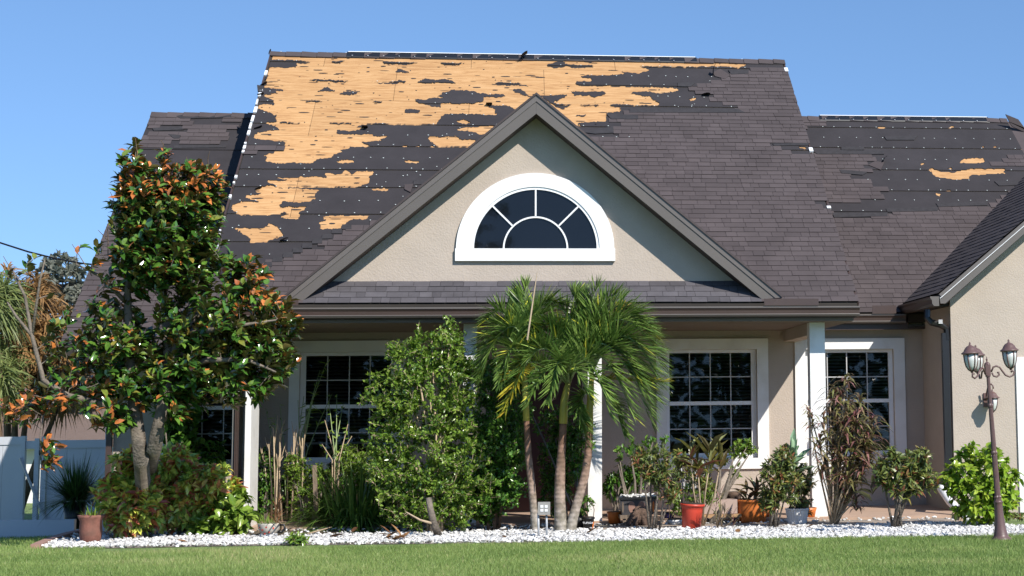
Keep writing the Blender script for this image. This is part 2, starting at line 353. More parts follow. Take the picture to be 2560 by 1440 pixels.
# ---- torn felt: regions traced on the photograph (photo pixels, projected onto the roof)
def Z1(*a): return [(560+x/3.2, 100+y/3.2) for x, y in a]
def Z2(*a): return [(1300+x/3.2, 100+y/3.2) for x, y in a]
def Z3(*a): return [(1960+x/2.4, 240+y/2.4) for x, y in a]
def Z4(*a): return [(340+x/2.6667, 240+y/2.6667) for x, y in a]
bigwood = (Z1((372, 128), (620, 124), (850, 126), (1190, 138), (1540, 148), (2400, 152)) +
  Z2((60, 158), (1000, 176), (1240, 186), (1820, 183), (1800, 210), (1740, 228), (1640, 216), (1340, 219), (1210, 216), (960, 215), (1035, 240), (1000, 255), (950, 268), (820, 258), (830, 275), (690, 286), (540, 283), (490, 292), (510, 305), (570, 310), (575, 325), (560, 335), (450, 333), (450, 360), (500, 372), (690, 368), (950, 378), (1230, 385), (1265, 405), (1180, 425), (1130, 430), (1040, 415), (910, 415), (900, 432), (940, 440), (1030, 455), (1075, 480), (1115, 512), (1100, 530), (1060, 532), (820, 520), (770, 517), (715, 522), (740, 535), (800, 540), (800, 570), (770, 580), (680, 585), (700, 595), (695, 615), (690, 655), (560, 660), (470, 672), (500, 690), (300, 700), (60, 600)) +
  Z1((2330, 560), (2280, 530), (2100, 520), (2180, 560), (2170, 600), (1780, 590), (1740, 630), (1690, 678), (1400, 682), (1240, 672), (1080, 682), (1075, 695), (1120, 705), (1060, 725), (960, 735), (895, 735), (900, 750), (960, 760), (1190, 755), (1200, 770), (1300, 770), (1290, 785), (1240, 800), (1250, 812), (1090, 820), (1160, 845), (1165, 855), (1010, 855), (1000, 870), (930, 880), (940, 905), (880, 915), (870, 945), (760, 950), (720, 985), (600, 990), (410, 990), (330, 975), (345, 950), (320, 925), (400, 905), (400, 888), (470, 880), (500, 850), (490, 820), (370, 812), (230, 790), (270, 745), (390, 725), (455, 725), (400, 690), (320, 665), (430, 660), (410, 640), (415, 605), (350, 580), (270, 545), (255, 525), (330, 515), (410, 520), (400, 490), (330, 455), (335, 435), (425, 430), (400, 410), (505, 408), (420, 395), (320, 380), (340, 350), (315, 335), (335, 310), (360, 290), (330, 270), (350, 225), (375, 220), (580, 222), (590, 185), (640, 195), (700, 180), (570, 165), (368, 160)))
woods = [bigwood,
  Z4((935, 545), (1070, 548), (1090, 535), (1150, 545), (1200, 535), (1270, 548), (1260, 512), (1300, 515), (1350, 530), (1385, 495), (1420, 510), (1440, 530), (1470, 502), (1580, 505), (1580, 522), (1555, 540), (1565, 555), (1560, 575), (1500, 610), (940, 612), (930, 600), (870, 580), (880, 565), (920, 565), (985, 568), (1010, 560), (940, 552)),
  Z4((790, 620), (850, 608), (940, 614), (1100, 620), (1222, 630), (1205, 650), (1180, 665), (1200, 675), (1190, 690), (1150, 705), (1080, 715), (975, 705), (960, 730), (980, 745), (1010, 735), (1060, 745), (1130, 738), (1130, 755), (1110, 770), (1090, 780), (1095, 800), (1080, 820), (1000, 822), (970, 805), (970, 795), (700, 795), (635, 760), (640, 730), (720, 705), (830, 710), (730, 680), (735, 665), (820, 660), (840, 650), (800, 640)),
  Z4((660, 880), (740, 885), (830, 885), (860, 875), (890, 848), (935, 870), (965, 905), (980, 940), (870, 975), (760, 978), (755, 950), (680, 905)),
  Z4((1215, 845), (1260, 835), (1245, 805), (1300, 800), (1550, 798), (1548, 822), (1440, 825), (1400, 855), (1370, 885), (1230, 892)),
  Z4((1340, 437), (1370, 432), (1448, 425), (1445, 445), (1420, 452), (1340, 448)), Z4((1793, 435), (1825, 432), (1880, 440), (1880, 450), (1800, 448)),
  Z4((1565, 620), (1690, 616), (1680, 630), (1640, 634), (1580, 632)), Z4((850, 606), (900, 600), (930, 606), (930, 612), (860, 614)),
  Z1((1625, 795), (1650, 770), (1740, 780), (1860, 770), (1900, 800), (2020, 800), (1990, 840), (1950, 862), (1780, 855), (1740, 862), (1700, 850), (1650, 820)),
  Z1((1865, 720), (1910, 700), (2150, 690), (2140, 720), (2070, 760), (1990, 735), (1890, 730)), Z1((1860, 650), (1930, 638), (1965, 665), (1940, 682), (1880, 670)),
  Z2((1345, 478), (1400, 461), (1415, 470), (1385, 489), (1360, 489)), Z2((2220, 858), (2290, 860), (2290, 882), (2240, 870)), Z2((580, 680), (608, 678), (600, 690)),
  Z1((1430, 857), (1450, 848), (1475, 857)), Z1((1530, 857), (1555, 850), (1585, 857)), Z1((1640, 858), (1660, 850), (1690, 858)), Z1((690, 1302), (720, 1305), (705, 1314))]
isles = [Z1((1530, 480), (1600, 485), (1680, 465), (1760, 465), (1710, 450), (1760, 425), (1830, 400), (1960, 405), (2060, 430), (2120, 440), (2240, 435), (2255, 450), (2180, 460), (2080, 455), (2070, 490), (1990, 515), (1880, 515), (1740, 510), (1730, 545), (1670, 540), (1650, 520), (1550, 510)),
  Z1((1445, 560), (1500, 552), (1570, 565), (1555, 592), (1500, 587), (1450, 587)), Z1((745, 414), (790, 395), (820, 378), (850, 390), (888, 415)), Z1((918, 438), (960, 413), (1088, 412), (1060, 435), (1020, 442)),
  Z1((1535, 342), (1620, 316), (1740, 322), (1790, 318), (1858, 350), (1780, 345), (1640, 347)), Z1((665, 326), (740, 320), (870, 325), (1015, 334), (940, 341)), Z1((1170, 340), (1300, 344), (1400, 328), (1470, 340), (1360, 350), (1260, 351)),
  Z1((2140, 360), (2200, 343), (2350, 350), (2455, 371), (2300, 364)), Z1((1260, 173), (1450, 183), (1560, 184), (1500, 198), (1280, 197)), Z1((1730, 183), (1910, 190), (1880, 203), (1755, 202)),
  Z1((1375, 257), (1398, 225), (1435, 245), (1485, 257), (1470, 268)), Z1((2300, 400), (2370, 393), (2400, 415), (2440, 450), (2410, 452), (2350, 425)), Z1((855, 173), (965, 170), (930, 190), (880, 188)),
  Z1((850, 128), (900, 150), (940, 136), (1010, 130)), Z1((1190, 136), (1215, 158), (1240, 138)), Z1((1510, 146), (1530, 160), (1560, 148)),
  Z1((660, 491), (790, 492), (790, 499), (670, 499)), Z1((1170, 499), (1275, 496), (1250, 508)), Z1((845, 668), (1030, 668), (1020, 676), (850, 676)), Z1((440, 662), (610, 668), (600, 675), (450, 670)), Z1((1990, 386), (1000, 386), (1110, 386)),
  Z2((205, 194), (270, 190), (300, 170), (350, 172), (372, 198), (440, 206), (595, 205), (590, 221), (450, 228), (380, 213), (280, 224), (212, 212)), Z2((412, 413), (540, 418), (670, 412), (683, 435), (590, 462), (560, 447), (432, 444)),
  Z2((485, 523), (640, 527), (630, 533), (490, 531)), Z2((440, 602), (528, 605), (510, 618), (450, 612)), Z2((165, 448), (390, 440), (350, 466), (290, 492), (270, 508), (310, 518), (422, 520), (340, 556), (280, 532)),
  Z2((1005, 172), (1020, 182), (1030, 174)), Z2((1215, 178), (1235, 190), (1260, 180)), Z4((1345, 228), (1440, 236), (1510, 238), (1400, 254), (1350, 244)), Z4((968, 795), (980, 770), (1010, 790), (985, 797))]
wood_w = [Z3((1048, 395), (1080, 378), (1190, 372), (1208, 398), (1150, 410), (1060, 405)), Z3((870, 440), (900, 437), (940, 455), (1020, 460), (1130, 437), (1330, 441), (1320, 465), (1200, 472), (1130, 475), (1100, 500), (1010, 503), (905, 485)),
  Z3((570, 184), (605, 187), (605, 197), (572, 195)), Z3((990, 184), (1010, 181), (1020, 195), (992, 195)), Z3((1175, 306), (1195, 298), (1215, 310), (1178, 311)), Z3((1250, 305), (1280, 305), (1278, 312), (1252, 312)), Z3((985, 434), (1010, 431), (1014, 443), (987, 443)), Z3((824, 408), (842, 404), (845, 415), (826, 416)), Z3((905, 585), (930, 584), (936, 597), (912, 596)), Z3((970, 568), (1003, 566), (1005, 573), (972, 573)), Z3((82, 310), (130, 308), (132, 322), (104, 318))]
def inpoly(x, y, poly):
    P = np.array(poly); ok = (x >= P[:, 0].min()) & (x <= P[:, 0].max()) & (y >= P[:, 1].min()) & (y <= P[:, 1].max())
    r = np.zeros(x.shape, bool); xs, ys = x[ok], y[ok]
    if not len(xs): return r
    c = np.zeros(xs.shape, bool); j = len(P)-1
    for i in range(len(P)):
        xi, yi, xj, yj = *P[i], *P[j]
        if yi != yj: c ^= ((yi > ys) != (yj > ys)) & (xs < (xj-xi)*(ys-yi)/(yj-yi)+xi)
        j = i
    r[ok] = c; return r
_nz = rng.random((2, 128, 128))
def vnoise(x, y, k, s):
    x, y = x/s, y/s; xi, yi = np.floor(x).astype(int), np.floor(y).astype(int); fx, fy = x-xi, y-yi; A = _nz[k]
    g = lambda a, b: A[a % 128, b % 128]
    return (g(xi, yi)*(1-fx)*(1-fy)+g(xi+1, yi)*fx*(1-fy)+g(xi, yi+1)*(1-fx)*fy+g(xi+1, yi+1)*fx*fy)*2-1
def felt(roof, part, u0, u1, v0, v1, holes, isl, laps, cs=.017, amp=1.0):
    nu = int((u1-u0)/cs); nv = int((v1-v0)/cs)
    uu, vv = np.meshgrid(np.linspace(u0, u1, nu+1), np.linspace(v0, v1, nv+1))
    px, py = proj(roof.arr(uu, vv, np.zeros_like(uu)))
    qx = px+amp*(vnoise(px, py, 0, 3.1)*2.2+vnoise(px, py, 1, 9)*3.0+vnoise(py, px, 0, 1.7)*2.2); qy = py+amp*(vnoise(py+50, px, 1, 3.1)*1.3+vnoise(py, px, 0, 8)*1.2+vnoise(px+9, py, 1, 1.6)*1.0)
    hole = np.zeros(uu.shape, bool)
    for p in holes: hole |= inpoly(qx, qy, p)
    for p in isl: hole &= ~inpoly(qx, qy, p)
    f = (~hole).astype(float); g = np.pad(f, 1, mode='edge')
    f = (g[1:-1, 1:-1]*6+(g[:-2, 1:-1]+g[2:, 1:-1]+g[1:-1, :-2]+g[1:-1, 2:])*.5)/8
    lv = sorted([v0]+[l for l in laps if v0+.1 < l < v1-.1]+[v1]); us = uu[0]; vs = vv[:, 0]
    for c in range(len(lv)-1):
        a, b = np.searchsorted(vs, lv[c]-1e-6), np.searchsorted(vs, lv[c+1]-1e-6); b = min(b, nv)
        mb = MB(); vid = {}
        def vert(u, v):
            k = (round(u, 4), round(v, 4))
            if k not in vid:
                fr = (v-lv[c])/max(lv[c+1]-lv[c], .1); vid[k] = len(mb.v)
                mb.v.append(tuple(roof.p(u, v, .004+.013*max(0, 1-fr)**1.5)))
            return vid[k]
        for j in range(a, b):
            if j > nv-1: break
            full = (f[j, :-1] >= .5) & (f[j, 1:] >= .5) & (f[j+1, :-1] >= .5) & (f[j+1, 1:] >= .5)
            emp = (f[j, :-1] < .5) & (f[j, 1:] < .5) & (f[j+1, :-1] < .5) & (f[j+1, 1:] < .5)
            i = 0
            while i < nu:
                if full[i]:
                    k = i
                    while k+1 < nu and full[k+1]: k += 1
                    mb.f.append((vert(us[i], vs[j]), vert(us[k+1], vs[j]), vert(us[k+1], vs[j+1]), vert(us[i], vs[j+1]))); mb.mi.append(0); i = k+1
                elif emp[i]: i += 1
                else:
                    cs_ = [(us[i], vs[j], f[j, i]), (us[i+1], vs[j], f[j, i+1]), (us[i+1], vs[j+1], f[j+1, i+1]), (us[i], vs[j+1], f[j+1, i])]
                    pl = []
                    for q in range(4):
                        A, B = cs_[q], cs_[(q+1) % 4]
                        if A[2] >= .5: pl.append(vert(A[0], A[1]))
                        if (A[2] >= .5) != (B[2] >= .5):
                            t = (.5-A[2])/(B[2]-A[2]); pl.append(vert(A[0]+t*(B[0]-A[0]), A[1]+t*(B[1]-A[1])))
                    pl = list(dict.fromkeys(pl))
                    if len(pl) >= 3: mb.f.append(tuple(pl)); mb.mi.append(0)
                    i += 1
        if not mb.f: continue
        par = list(range(len(mb.v)))                       # every loose scrap of felt is a piece of its own
        def fd(x):
            while par[x] != x: par[x] = par[par[x]]; x = par[x]
            return x
        for fc in mb.f:
            for q in fc[1:]: par[fd(q)] = fd(fc[0])
        comp = {}
        for fc in mb.f: comp.setdefault(fd(fc[0]), []).append(fc)
        for fs in comp.values():
            m2 = MB(); ids = {}
            for fc in fs:
                for q in fc:
                    if q not in ids: ids[q] = len(m2.v); m2.v.append(mb.v[q])
                m2.f.append(tuple(ids[q] for q in fc)); m2.mi.append(0)
            if len(fs) > 1: m2.build('roofing_felt', [MT['felt']], part)
lapsM = [main.hit(1000, y)[1] for y in (608, 538, 472, 427, 368, 314, 261, 208, 160)]
felt(main, roofM, .02, UW-.02, .05, RL-.03, woods, isles, lapsM)
lapsW = [wing.hit(2300, 240+y/2.4)[1] for y in (700, 575, 450, 320, 200)]
felt(wing, roofW, .3, xh-wing.O.x, .3, RW-.02, wood_w, [], lapsW, cs=.03)
felt(lwing, roofL, 0, ULW, .1, RLW-.02, [], [], [1.2, 2.0, 2.8, 3.6, 4.4, 5.2], cs=.2, amp=0)

# plywood sheets, staggered, with open joints
def sheets(roof, part, u0, u1, v0, v1, su=2.44, sv=1.22):
    j = 0; v = v0
    while v < v1-.05:
        u = u0-(.0 if j % 2 == 0 else 1.22)-.35
        while u < u1:
            a, b = max(u, u0)+.003, min(u+su, u1)-.003; c, d = v+.003, min(v+sv, v1)-.002
            if b-a > .05:
                px, py = proj(np.array(roof.p((a+b)/2, (c+d)/2)))
                mb = MB(); h = random.uniform(-.0015, .0015); P = roof.p
                mb.hexa([P(a, c, -.008), P(b, c, -.008), P(b, d, -.008), P(a, d, -.008), P(a, c, h), P(b, c, h), P(b, d, h), P(a, d, h)])
                mb.build('plywood_sheet', [MT['ply']], part)
            u += su
        v += sv; j += 1
sheets(main, roofM, .03, UW-.02, main.hit(700, 660)[1], RL-.02)
sheets(wing, roofW, wing.hit(2040, 440)[0], xh-wing.O.x, wing.hit(2300, 500)[1], wing.hit(2300, 300)[1])

# ---- shingles
shM = (Z2((2150, 225), (1830, 228), (1830, 275), (1690, 285), (1650, 305), (1640, 340), (1380, 352), (1370, 378), (1440, 425), (1530, 455), (1550, 495), (1660, 505), (1740, 545), (1760, 588), (880, 590), (885, 610), (950, 618), (945, 643), (735, 648), (760, 695), (830, 730), (760, 737), (755, 762), (900, 790), (600, 792)) + [(1400, 340), (1400, 660), (1200, 700)] +
       Z4((1592, 832), (1510, 860), (1440, 862), (1440, 895), (1375, 897), (1370, 925), (1310, 930), (1305, 960), (1245, 960), (1240, 990), (1180, 992), (1180, 1022), (1115, 1022), (1110, 1052), (1048, 1055), (1048, 1082), (985, 1085), (980, 1115), (910, 1118), (905, 1145), (855, 1150), (700, 1155)) + [(480, 668), (450, 800), (2200, 800), (2200, 400)])
shM2 = Z4((700, 330), (990, 328), (995, 345), (960, 372), (700, 388))
noM = [Z2((2020, 838), (2310, 835), (2345, 915), (2170, 922), (2165, 895), (2090, 885)), Z2((2320, 1290), (2470, 1300), (2470, 1350), (2400, 1345))]
shW = Z3((-60, 340), (180, 345), (200, 355), (550, 360), (520, 380), (500, 430), (560, 450), (340, 462), (400, 485), (470, 500), (520, 525), (560, 545), (620, 575), (600, 600), (540, 620), (400, 640), (270, 645), (290, 740), (620, 725), (620, 700), (920, 695), (920, 668), (1200, 665), (1350, 600), (1460, 520), (1700, 400), (1700, 1500), (-60, 1500))
shW2 = Z3((60, 140), (280, 150), (270, 175), (130, 203), (60, 205)); shW3 = Z3((1250, 395), (1330, 388), (1330, 366), (1700, 360), (1700, 420), (1250, 414))
shL = [Z4((100, 108), (270, 128), (365, 155), (395, 192), (240, 207), (80, 222)), Z4((300, 245), (400, 198), (620, 198), (600, 332), (260, 338), (320, 285)), Z4((40, 262), (215, 258), (258, 285), (255, 335), (20, 350)), [(200, 560), (560, 560), (560, 860), (100, 860)], Z4((500, 180), (760, 170), (760, 120), (640, 115))]
EX = .129; specs = []
def shingle_run(roof, part, u0, u1, v0, v1, yes, no, mk=0, cond=None, tab=.27):
    v = v0; j = 0; 
    while v < v1-.03:
        u = u0-random.uniform(.02, .25); wav = random.uniform(0, 6)
        while u < u1:
            wd = random.choice((.13, .16, .19, .24, .32))*tab/.27
            a, b = max(u, u0), min(u+wd, u1)
            if b-a > .04:
                c = roof.p((a+b)/2, v+.07); px, py = proj(np.array(c)); px, py = float(px), float(py)
                ok = any(inpoly(np.array([px]), np.array([py]), p)[0] for p in yes) if yes else True
                if ok and no: ok = not any(inpoly(np.array([px]), np.array([py]), p)[0] for p in no)
                if ok and cond: ok = cond(c)
                if ok: specs.append((-(b-a)/(c.y**2)*(2 if mk else 1), roof, part, a+.0022, b-.0022, v+.0025*math.sin(wav+u*1.3)+random.uniform(-.0012, .0012), random.choice((.0, .0, .0, .001, .003)), mk))
            u += wd
        v += EX; j += 1
vs_ = main.hit(1300, 716)[1]
skirt = [[(760, 700), (1345, 700), (1920, 690), (1960, 775), (740, 790)]]
ud0, ud1 = at(756, 757, YG).x-XM0, at(1905, 757, YG).x-XM0
shingle_run(main, roofM, ud0, ud1, .0, .5, None, None, 1, tab=.24)
outside = lambda c: not (ud0+.0 < c.x-XM0 < ud1-.0 and c.y < YC+.1)
shingle_run(main, roofM, .0, UW+.03, .0, RL-.1, [shM, shM2], noM, 0, outside)
shingle_run(wing, roofW, .0, xh-wing.O.x+1.5, .0, RW-.08, [shW, shW2, shW3], None, 0, lambda c: c.x > XM1-.15 and c.z > ge.z+PG*(c.x-ge.x)-.12 and (c.x < xh or c.z < wr.z-(c.x-xh)*.8))
shingle_run(lwing, roofL, .0, ULW, .0, RLW-.05, shL, None)
shingle_run(gar, roofG, .0, GL+.02, .0, RG, None, None, 0, lambda c: c.z > ZWE+PW*(c.y-YWE)-.06 and c.x < 9.2)
SH_V = [(x, y, z+.0135) for x, y, z in [(0, 0, .006), (1, 0, .006), (1, .165, -.002), (0, .165, -.002), (0, 0, .0095), (1, 0, .0095), (1, .165, .001), (0, .165, .001)]]
SH_F = [(4, 5, 6, 7), (0, 1, 5, 4), (1, 2, 6, 5), (2, 3, 7, 6), (3, 0, 4, 7)]
specs.sort(key=lambda s: s[0])
ume = []
for mk in (0, 1):
    me = bpy.data.meshes.new('shingle'); me.from_pydata(SH_V, [], SH_F); me.materials.append(MT['shingle2' if mk else 'shingle']); me.materials.append(MT['core'])
    me.polygons.foreach_set('material_index', [0, 1, 1, 1, 1]); me.update(); ume.append(me)
for s in specs[:300]:
    _, roof, part, a, b, v, lift, mk = s
    link('shingle', ume[mk], part, roof.mat(a, v, lift, b-a, 1, 1))
from collections import defaultdict
grp = defaultdict(list)
for s in specs[300:]: grp[(s[2].name, s[7])].append(s)
for (pn, mk), L_ in grp.items():
    V = []; 
    base = np.array(SH_V)
    for _, roof, part, a, b, v, lift, _k in L_:
        V.append(roof.arr(a+base[:, 0]*(b-a), v+base[:, 1], base[:, 2]+lift))
    V = np.concatenate(V); T = (np.array(SH_F)[None]+(np.arange(len(L_))*8)[:, None, None]).reshape(-1, 4)
    me = np_mesh('shingle_field', V, T, MT['shingle2' if mk else 'shingle'], np.repeat(rng.random(len(L_)), 8)); me.materials.append(MT['core'])
    me.polygons.foreach_set('material_index', np.tile(np.array([0, 1, 1, 1, 1], np.int32), len(L_)))
    tag(link('shingle_field', me, bpy.data.objects[pn]), kind='stuff')
print('shingles', len(specs))

# ---- cap nails, felt scraps on bare wood, torn shingle strips
def on_roof_bits(name, roof, part, pts, shp, mat, h=.02, rot=False):
    mb = MB()
    for u, v, a, b in pts:
        n = shp; k = random.random()*6; vs = [roof.p(u+a*math.cos(k+6.2832*i/n)*random.uniform(.75, 1.1), v+b*math.sin(k+6.2832*i/n)*random.uniform(.75, 1.1), h) for i in range(n)]
        mb.add(vs, [tuple(range(n))])
    if mb.f: mb.build(name, [mat], part, kind='stuff')
def isin(roof, u, v, polys):
    px, py = proj(np.array(roof.p(u, v))); return any(inpoly(np.array([px]), np.array([py]), p)[0] for p in polys)
nails = []; scr = []; 
for l0 in lapsM+[l+.33 for l in lapsM]:
    u = .15
    while u < UW-.1:
        if not isin(main, u, l0+.03, [shM, shM2]) and (not isin(main, u, l0+.03, woods) or isin(main, u, l0, isles)): nails.append((u, l0+random.uniform(.02, .05), .011, .011))
        u += random.uniform(.16, .42)
for _ in range(150):
    u, v = random.uniform(.1, UW), random.uniform(.8, RL-.2)
    if not isin(main, u, v, [shM, shM2]) and not isin(main, u, v, woods): nails.append((u, v, random.uniform(.006, .012), .010))
on_roof_bits('cap_nail', main, roofM, nails, 6, MT['nail'], .022)
nw = []
for l0 in lapsW+[l+.35 for l in lapsW]:
    u = 1.0
    while u < xh-wing.O.x:
        if not isin(wing, u, l0, [shW, shW2, shW3]) and not isin(wing, u, l0, wood_w): nw.append((u, l0+.03, .011, .011))
        u += random.uniform(.16, .42)
on_roof_bits('cap_nail', wing, roofW, nw, 6, MT['nail'], .022)
for v in np.arange(.9, RL-.1, .155):
    u = random.uniform(0, .3)
    while u < UW:
        if isin(main, u, v, woods) and not isin(main, u, v, isles) and random.random() < .45+.5*float(vnoise(np.array([u*40.]), np.array([v*60.]), 0, 17)[0]): scr.append((u, v+random.uniform(-.06, .06), random.choice((.010, .016, .03, .05, .09)), random.choice((.005, .008, .012, .018))))
        u += random.uniform(.05, .3)
on_roof_bits('felt_scrap', main, roofM, scr, 7, MT['felt'], .006)
def strips(roof, part, data):
    for pts, m in data:
        hv = [roof.hit(*p) for p in pts]; mb = MB(); n = len(hv)
        a = [roof.p(u, v, .006) for u, v in hv]; b = [roof.p(u, v, .026) for u, v in hv]
        mb.add(a+b, [tuple(range(n, 2*n))]+[(i, (i+1) % n, (i+1) % n+n, i+n) for i in range(n)]); mb.build('torn_shingle_strip', [MT[m]], part)
strips(main, roofM, [(Z2((875, 557), (1740, 560), (1800, 590), (875, 590))[::-1], 'strip'), (Z2((690, 600), (945, 612), (945, 642), (730, 642))[::-1], 'strip'), (Z2((1260, 350), (1400, 350), (1370, 382), (1262, 380))[::-1], 'strip'), (Z2((1665, 248), (1828, 252), (1828, 278), (1690, 284))[::-1], 'strip'),
   (Z2((1540, 270), (1600, 240), (1680, 290), (1640, 320), (1560, 300))[::-1], 'shingle'), (Z2((480, 745), (745, 700), (750, 752), (600, 760))[::-1], 'strip'), (Z2((2020, 838), (2310, 835), (2300, 850), (2030, 856))[::-1], 'strip'),
   (Z1((265, 370), (320, 378), (300, 430), (270, 420))[::-1], 'strip'), (Z4((1790, 600), (1850, 595), (1830, 650), (1790, 630))[::-1], 'shingle'), (Z4((1850, 570), (1960, 565), (1960, 595), (1850, 600))[::-1], 'strip')]
   + [(Z4((x, y), (x+62, y-1), (x+62, y+30), (x-8, y+31))[::-1], 'strip') for x, y in ((1375, 866), (1310, 895), (1243, 930), (1180, 962), (1112, 992), (1050, 1022), (985, 1054), (915, 1084), (845, 1118))])
strips(wing, roofW, [(Z3((343, 310), (480, 312), (480, 330), (343, 330))[::-1], 'strip'), (Z3((160, 330), (600, 335), (600, 355), (200, 355))[::-1], 'strip'), (Z3((600, 248), (800, 245), (780, 270), (615, 270))[::-1], 'strip'), (Z3((330, 448), (500, 462), (470, 480), (345, 470))[::-1], 'strip'), (Z3((505, 420), (545, 398), (600, 405), (580, 450))[::-1], 'shingle'),
   (Z3((610, 682), (920, 672), (920, 696), (620, 702))[::-1], 'strip'), (Z3((910, 650), (1215, 640), (1220, 662), (925, 672))[::-1], 'strip'), (Z3((290, 708), (620, 705), (620, 728), (300, 735))[::-1], 'strip'), (Z3((1260, 518), (1420, 515), (1440, 540), (1290, 545))[::-1], 'strip')])
strips(lwing, roofL, [(Z4((250, 135), (640, 132), (640, 150), (300, 158))[::-1], 'strip'), (Z4((110, 222), (300, 212), (320, 232), (120, 240))[::-1], 'strip'), (Z4((255, 338), (600, 336), (600, 352), (250, 356))[::-1], 'strip'), (Z4((215, 262), (300, 270), (290, 290), (255, 292))[::-1], 'strip')])
# bare white flashing along the stripped rake edges, piece by piece
def flash(u0, u1, v0, v1): MB().hexa([main.p(u0, v0, -.03), main.p(u1, v0, -.03), main.p(u1, v1, -.03), main.p(u0, v1, -.03), main.p(u0, v0, .026), main.p(u1, v0, .026), main.p(u1, v1, .026), main.p(u0, v1, .026)]).build('rake_flashing', [MT['alu']], roofM)
v = 1.2
while v < RL-.1:
    l = random.uniform(.04, .2)
    if random.random() < .5: flash(-.02, random.uniform(.0, .03), v, min(v+l, RL))
    v += l+random.uniform(.03, .15)
for px, py, l in ((1963, 172, .14), (2025, 372, .12), (2071, 518, .06)): v = main.hit(px-8, py)[1]; flash(UW-.02, UW+.04, v-l, v)
MB().hexa([main.p(UW, 0, -.12), main.p(UW+.025, 0, -.12), main.p(UW+.025, RL, -.12), main.p(UW, RL, -.12), main.p(UW, 0, .004), main.p(UW+.025, 0, .004), main.p(UW+.025, RL, .004), main.p(UW, RL, .004)]).build('rake_board', [MT['gutter']], roofM)
MB().hexa([main.p(-.025, 0, -.12), main.p(0, 0, -.12), main.p(0, RL, -.12), main.p(-.025, RL, -.12), main.p(-.025, 0, .004), main.p(0, 0, .004), main.p(0, RL, .004), main.p(-.025, RL, .004)]).build('rake_board', [MT['gutter']], roofM)
# ridge caps and vents
def ridge(roof, part, u0, u1, v, step=.26):
    u = u0; pr = roof
    while u < u1:
        b = min(u+step-.006, u1); h0, h1 = random.uniform(.026, .036), random.uniform(.018, .024); top = roof.p(0, v)
        def q(uu, dv, h):
            p_ = roof.p(uu, v-abs(dv), h); return Vector((p_.x, p_.y if dv >= 0 else 2*top.y-p_.y, p_.z))
        L_ = random.uniform(.13, .16)
        MB().add([q(u, L_, h0), q(b, L_, h1), q(b, 0, h1+.01), q(u, 0, h0+.01), q(u, -L_, h0), q(b, -L_, h1), q(u, L_, .008), q(b, L_, .008)],
                 [(0, 1, 2, 3), (3, 2, 5, 4), (6, 7, 1, 0), (6, 0, 3)]).build('ridge_shingle', [MT['shingle']], part)
        u += step
ridge(main, roofM, -.02, UW+.03, RL); ridge(wing, roofW, .5, xh-wing.O.x, RW); ridge(lwing, roofL, 0, ULW, RLW)
def vent(roof, part, pa, pb, v):
    a, b = roof.hit(*pa)[0], roof.hit(*pb)[0]; t = roof.p(0, v)
    x0, x1 = roof.p(a, 0).x, roof.p(b, 0).x
    MB().prismX([(t.y-.125, t.z-.075), (t.y-.12, t.z-.05), (t.y, t.z+.048), (t.y+.15, t.z-.045), (t.y+.16, t.z-.1)], x0, x1).build('ridge_vent', [MT['black']], part)
    MB().prismX([(t.y-.012, t.z+.046), (t.y, t.z+.058), (t.y+.06, t.z+.03), (t.y+.05, t.z+.02)], x0+.02, x1-.02).build('ridge_vent_strip', [MT['alu']], part)
    on_roof_bits('vent_nail', roof, part, [(a+.1+i*.26, v-.13, .012, .008) for i in range(int((b-a)/.26))], 5, MT['alu'], .05)
vent(main, roofM, (866, 145), (1741, 150), RL); vent(wing, roofW, (2048, 297), (2470, 300), RW)
# curled ridge flaps
def flap(part, p, w_, l_, ang, tilt, m='shingle'):
    mb = MB(); q = Matrix.Rotation(ang, 3, 'Y'); n = 5; vs = []
    for i in range(n):
        t = i/(n-1); y = -l_*.2*t; z = math.sin(t*1.8)*l_*.25*tilt
        for s in (-1, 1): vs.append(Vector(p)+q @ Vector((l_*t, y+s*w_/2, z)))
    mb.add(vs, [(2*i, 2*i+2, 2*i+3, 2*i+1) for i in range(n-1)]); mb.add([v+Vector((0, 0, .012)) for v in vs], [(2*i, 2*i+1, 2*i+3, 2*i+2) for i in range(n-1)]); mb.build('lifted_shingle', [MT[m]], part)
flap(roofM, at(672, 136, YR-.05), .08, .08, -.9, 1); flap(roofM, at(1302, 143, YR-.15), .22, .13, -.3, 1.3, 'core'); 
for q4 in (((2514, 286), (2546, 299), (2566, 326), (2524, 306)), ((2522, 304), (2566, 322), (2566, 333), (2530, 316))):
    a4 = [at(x, y, wr.y-.35) for x, y in q4]; MB().hexa([(p.x, p.y+.02, p.z) for p in a4]+[(p.x, p.y-.0, p.z+.004) for p in a4]).build('lifted_shingle', [MT['shingle']], roofW)
flap(roofM, main.p(*main.hit(1783, 190), .03), .14, .16, -.9, 2, 'core'); flap(roofM, main.p(*main.hit(1755, 240), .02), .1, .12, .4, 2, 'core'); flap(roofM, main.p(*main.hit(700, 606), .02), .06, .12, -.2, .6, 'core'); flap(roofW, wing.p(*wing.hit(2205, 408), .02), .1, .12, -.4, 2, 'core')

for x, y, w_, l_, a_ in ((905, 320, .2, .09, .1), (1215, 262, .16, .1, .1), (668, 208, .16, .12, 2.6), (660, 236, .14, .1, 2.9), (655, 318, .12, .12, 2.8), (655, 470, .1, .1, 2.8)):
    flap(roofM, main.p(*main.hit(x, y), .012), w_, l_, a_, .3, 'felt')
